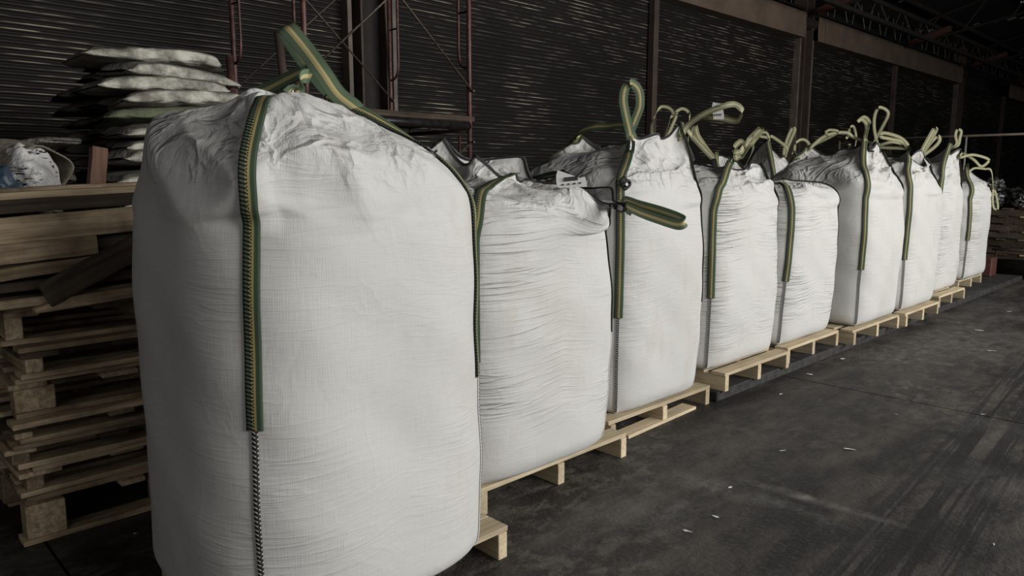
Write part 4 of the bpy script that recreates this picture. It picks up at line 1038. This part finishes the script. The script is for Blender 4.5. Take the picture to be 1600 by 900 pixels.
bulk_bag('B9', -3.02, 10.72, 0.2, 0.49, 4.2, 1.36, 0.06, 0.5, {0: (-2.762, 10.688, 1.649), 1: (-2.545, 11.051, 1.288), 3: (-2.924, 10.965, 1.688)},
         'ninth and farthest white bulk bag of the front row, label at its shoulder', 29, N=112, steps=150, mat='bag_creased', bend=0.5, loops=[{'pts': [(-2.747, 10.673, 1.506), (-2.696, 10.736, 1.561), (-2.606, 10.828, 1.554), (-2.54, 10.888, 1.522)], 'wd': (0, 0.2, 1), 'w': 0.0279}, {'pts': [(-2.527, 10.999, 1.297), (-2.518, 10.98, 1.168), (-2.496, 10.981, 1.064), (-2.461, 11.015, 1.056), (-2.479, 11.021, 1.168), (-2.514, 11.01, 1.289)], 'wd': (0.5, 0.5, 0.2), 'w': 0.0279}], loop_mat='strap_pale', tag=((-2.648, 10.896, 1.264), (0.6, 0.5, 0.3), 0.1, 0.23))
bulk_bag('C0', -4.06, 5.65, 0.2, 0.47, 4.2, 1.38, 0.12, 0.55, {0: (-3.85, 5.5, 1.62), 1: (-3.8, 5.9, 1.6)},
         'white bulk bag hidden behind the third bag, only its two loops showing', 40, N=96, steps=120, mat='bag', bend=0.5, strap_corners=(0, 1), loops=[{'pts': [(-3.9, 5.508, 1.879), (-3.889, 5.544, 1.99), (-3.861, 5.588, 2.062), (-3.805, 5.642, 2.046), (-3.779, 5.657, 1.99), (-3.8, 5.623, 1.934)], 'wd': (0.3, 0.2, 0.8), 'w': 0.0279}, {'pts': [(-3.764, 5.665, 1.956), (-3.766, 5.675, 2.012), (-3.73, 5.719, 2.046), (-3.687, 5.756, 2.012), (-3.675, 5.752, 1.934)], 'wd': (0, 0.2, 1), 'w': 0.0279}], loop_mat='strap_pale', group='filled bulk bags standing in the back row')
bulk_bag('C1', -4.06, 6.75, 0.2, 0.47, 4.2, 1.38, 0.12, 0.55, {0: (-3.9, 6.6, 1.72), 1: (-3.85, 6.9, 1.62)},
         'white bulk bag in the back row, seen between the third and fourth bags', 41, N=96, steps=120, mat='bag', bend=0.5, strap_corners=(0, 1), loops=[], loop_mat='strap_pale', group='filled bulk bags standing in the back row')
bulk_bag('C2', -4.06, 7.85, 0.2, 0.47, 4.2, 1.38, 0.12, 0.55, {0: (-3.786, 7.439, 1.881), 1: (-3.749, 7.731, 1.715), 3: (-4.052, 7.471, 1.621)},
         'white bulk bag in the back row, pointed top with a strap down it', 42, N=96, steps=120, mat='bag', bend=0.5, strap_corners=(0, 1), loops=[{'pts': [(-3.784, 7.437, 1.868), (-3.812, 7.418, 1.915), (-3.867, 7.358, 1.895), (-3.846, 7.376, 1.875), (-3.797, 7.422, 1.861)], 'wd': (0, 0.2, 1), 'w': 0.031}, {'pts': [(-3.795, 7.501, 1.877), (-3.739, 7.55, 1.837), (-3.659, 7.613, 1.751)], 'wd': (0.4, 0.4, 0.8), 'w': 0.0341}, {'pts': [(-3.961, 7.444, 1.734), (-3.961, 7.463, 1.822), (-3.911, 7.529, 1.89)], 'wd': (0.4, 0.4, 0.8), 'w': 0.0279}, {'pts': [(-3.749, 7.74, 1.756), (-3.737, 7.777, 1.872), (-3.714, 7.821, 1.967), (-3.693, 7.839, 1.954), (-3.711, 7.799, 1.852), (-3.729, 7.759, 1.75)], 'wd': (0.6, 0.5, 0.2), 'w': 0.0341}], loop_mat='strap_pale', group='filled bulk bags standing in the back row')
bulk_bag('C3', -4.06, 8.95, 0.2, 0.47, 4.2, 1.38, 0.12, 0.55, {0: (-4.062, 8.584, 1.787), 1: (-4.087, 8.844, 1.764)},
         'white bulk bag in the back row, rounded white peak beside the steel column', 43, N=96, steps=120, mat='bag', bend=0.5, strap_corners=(0, 1), loops=[{'pts': [(-4.086, 8.692, 1.73), (-4.088, 8.715, 1.844), (-4.045, 8.77, 1.897), (-3.989, 8.822, 1.867), (-3.944, 8.842, 1.746)], 'wd': (0.3, 0.3, 0.8), 'w': 0.0341}], loop_mat='strap_pale', group='filled bulk bags standing in the back row')
bulk_bag('C4', -4.06, 10.1, 0.2, 0.47, 4.2, 1.38, 0.12, 0.55, {0: (-3.929, 9.783, 2.008), 1: (-3.924, 10.056, 1.904)},
         'white bulk bag in the back row, seen behind the peak of the sixth bag', 44, N=96, steps=120, mat='bag', bend=0.5, strap_corners=(0, 1), loops=[{'pts': [(-3.926, 9.847, 1.954), (-3.922, 9.877, 2.076), (-3.89, 9.914, 2.093), (-3.853, 9.924, 1.962)], 'wd': (0.3, 0.3, 0.8), 'w': 0.031}], loop_mat='strap_pale', group='filled bulk bags standing in the back row')
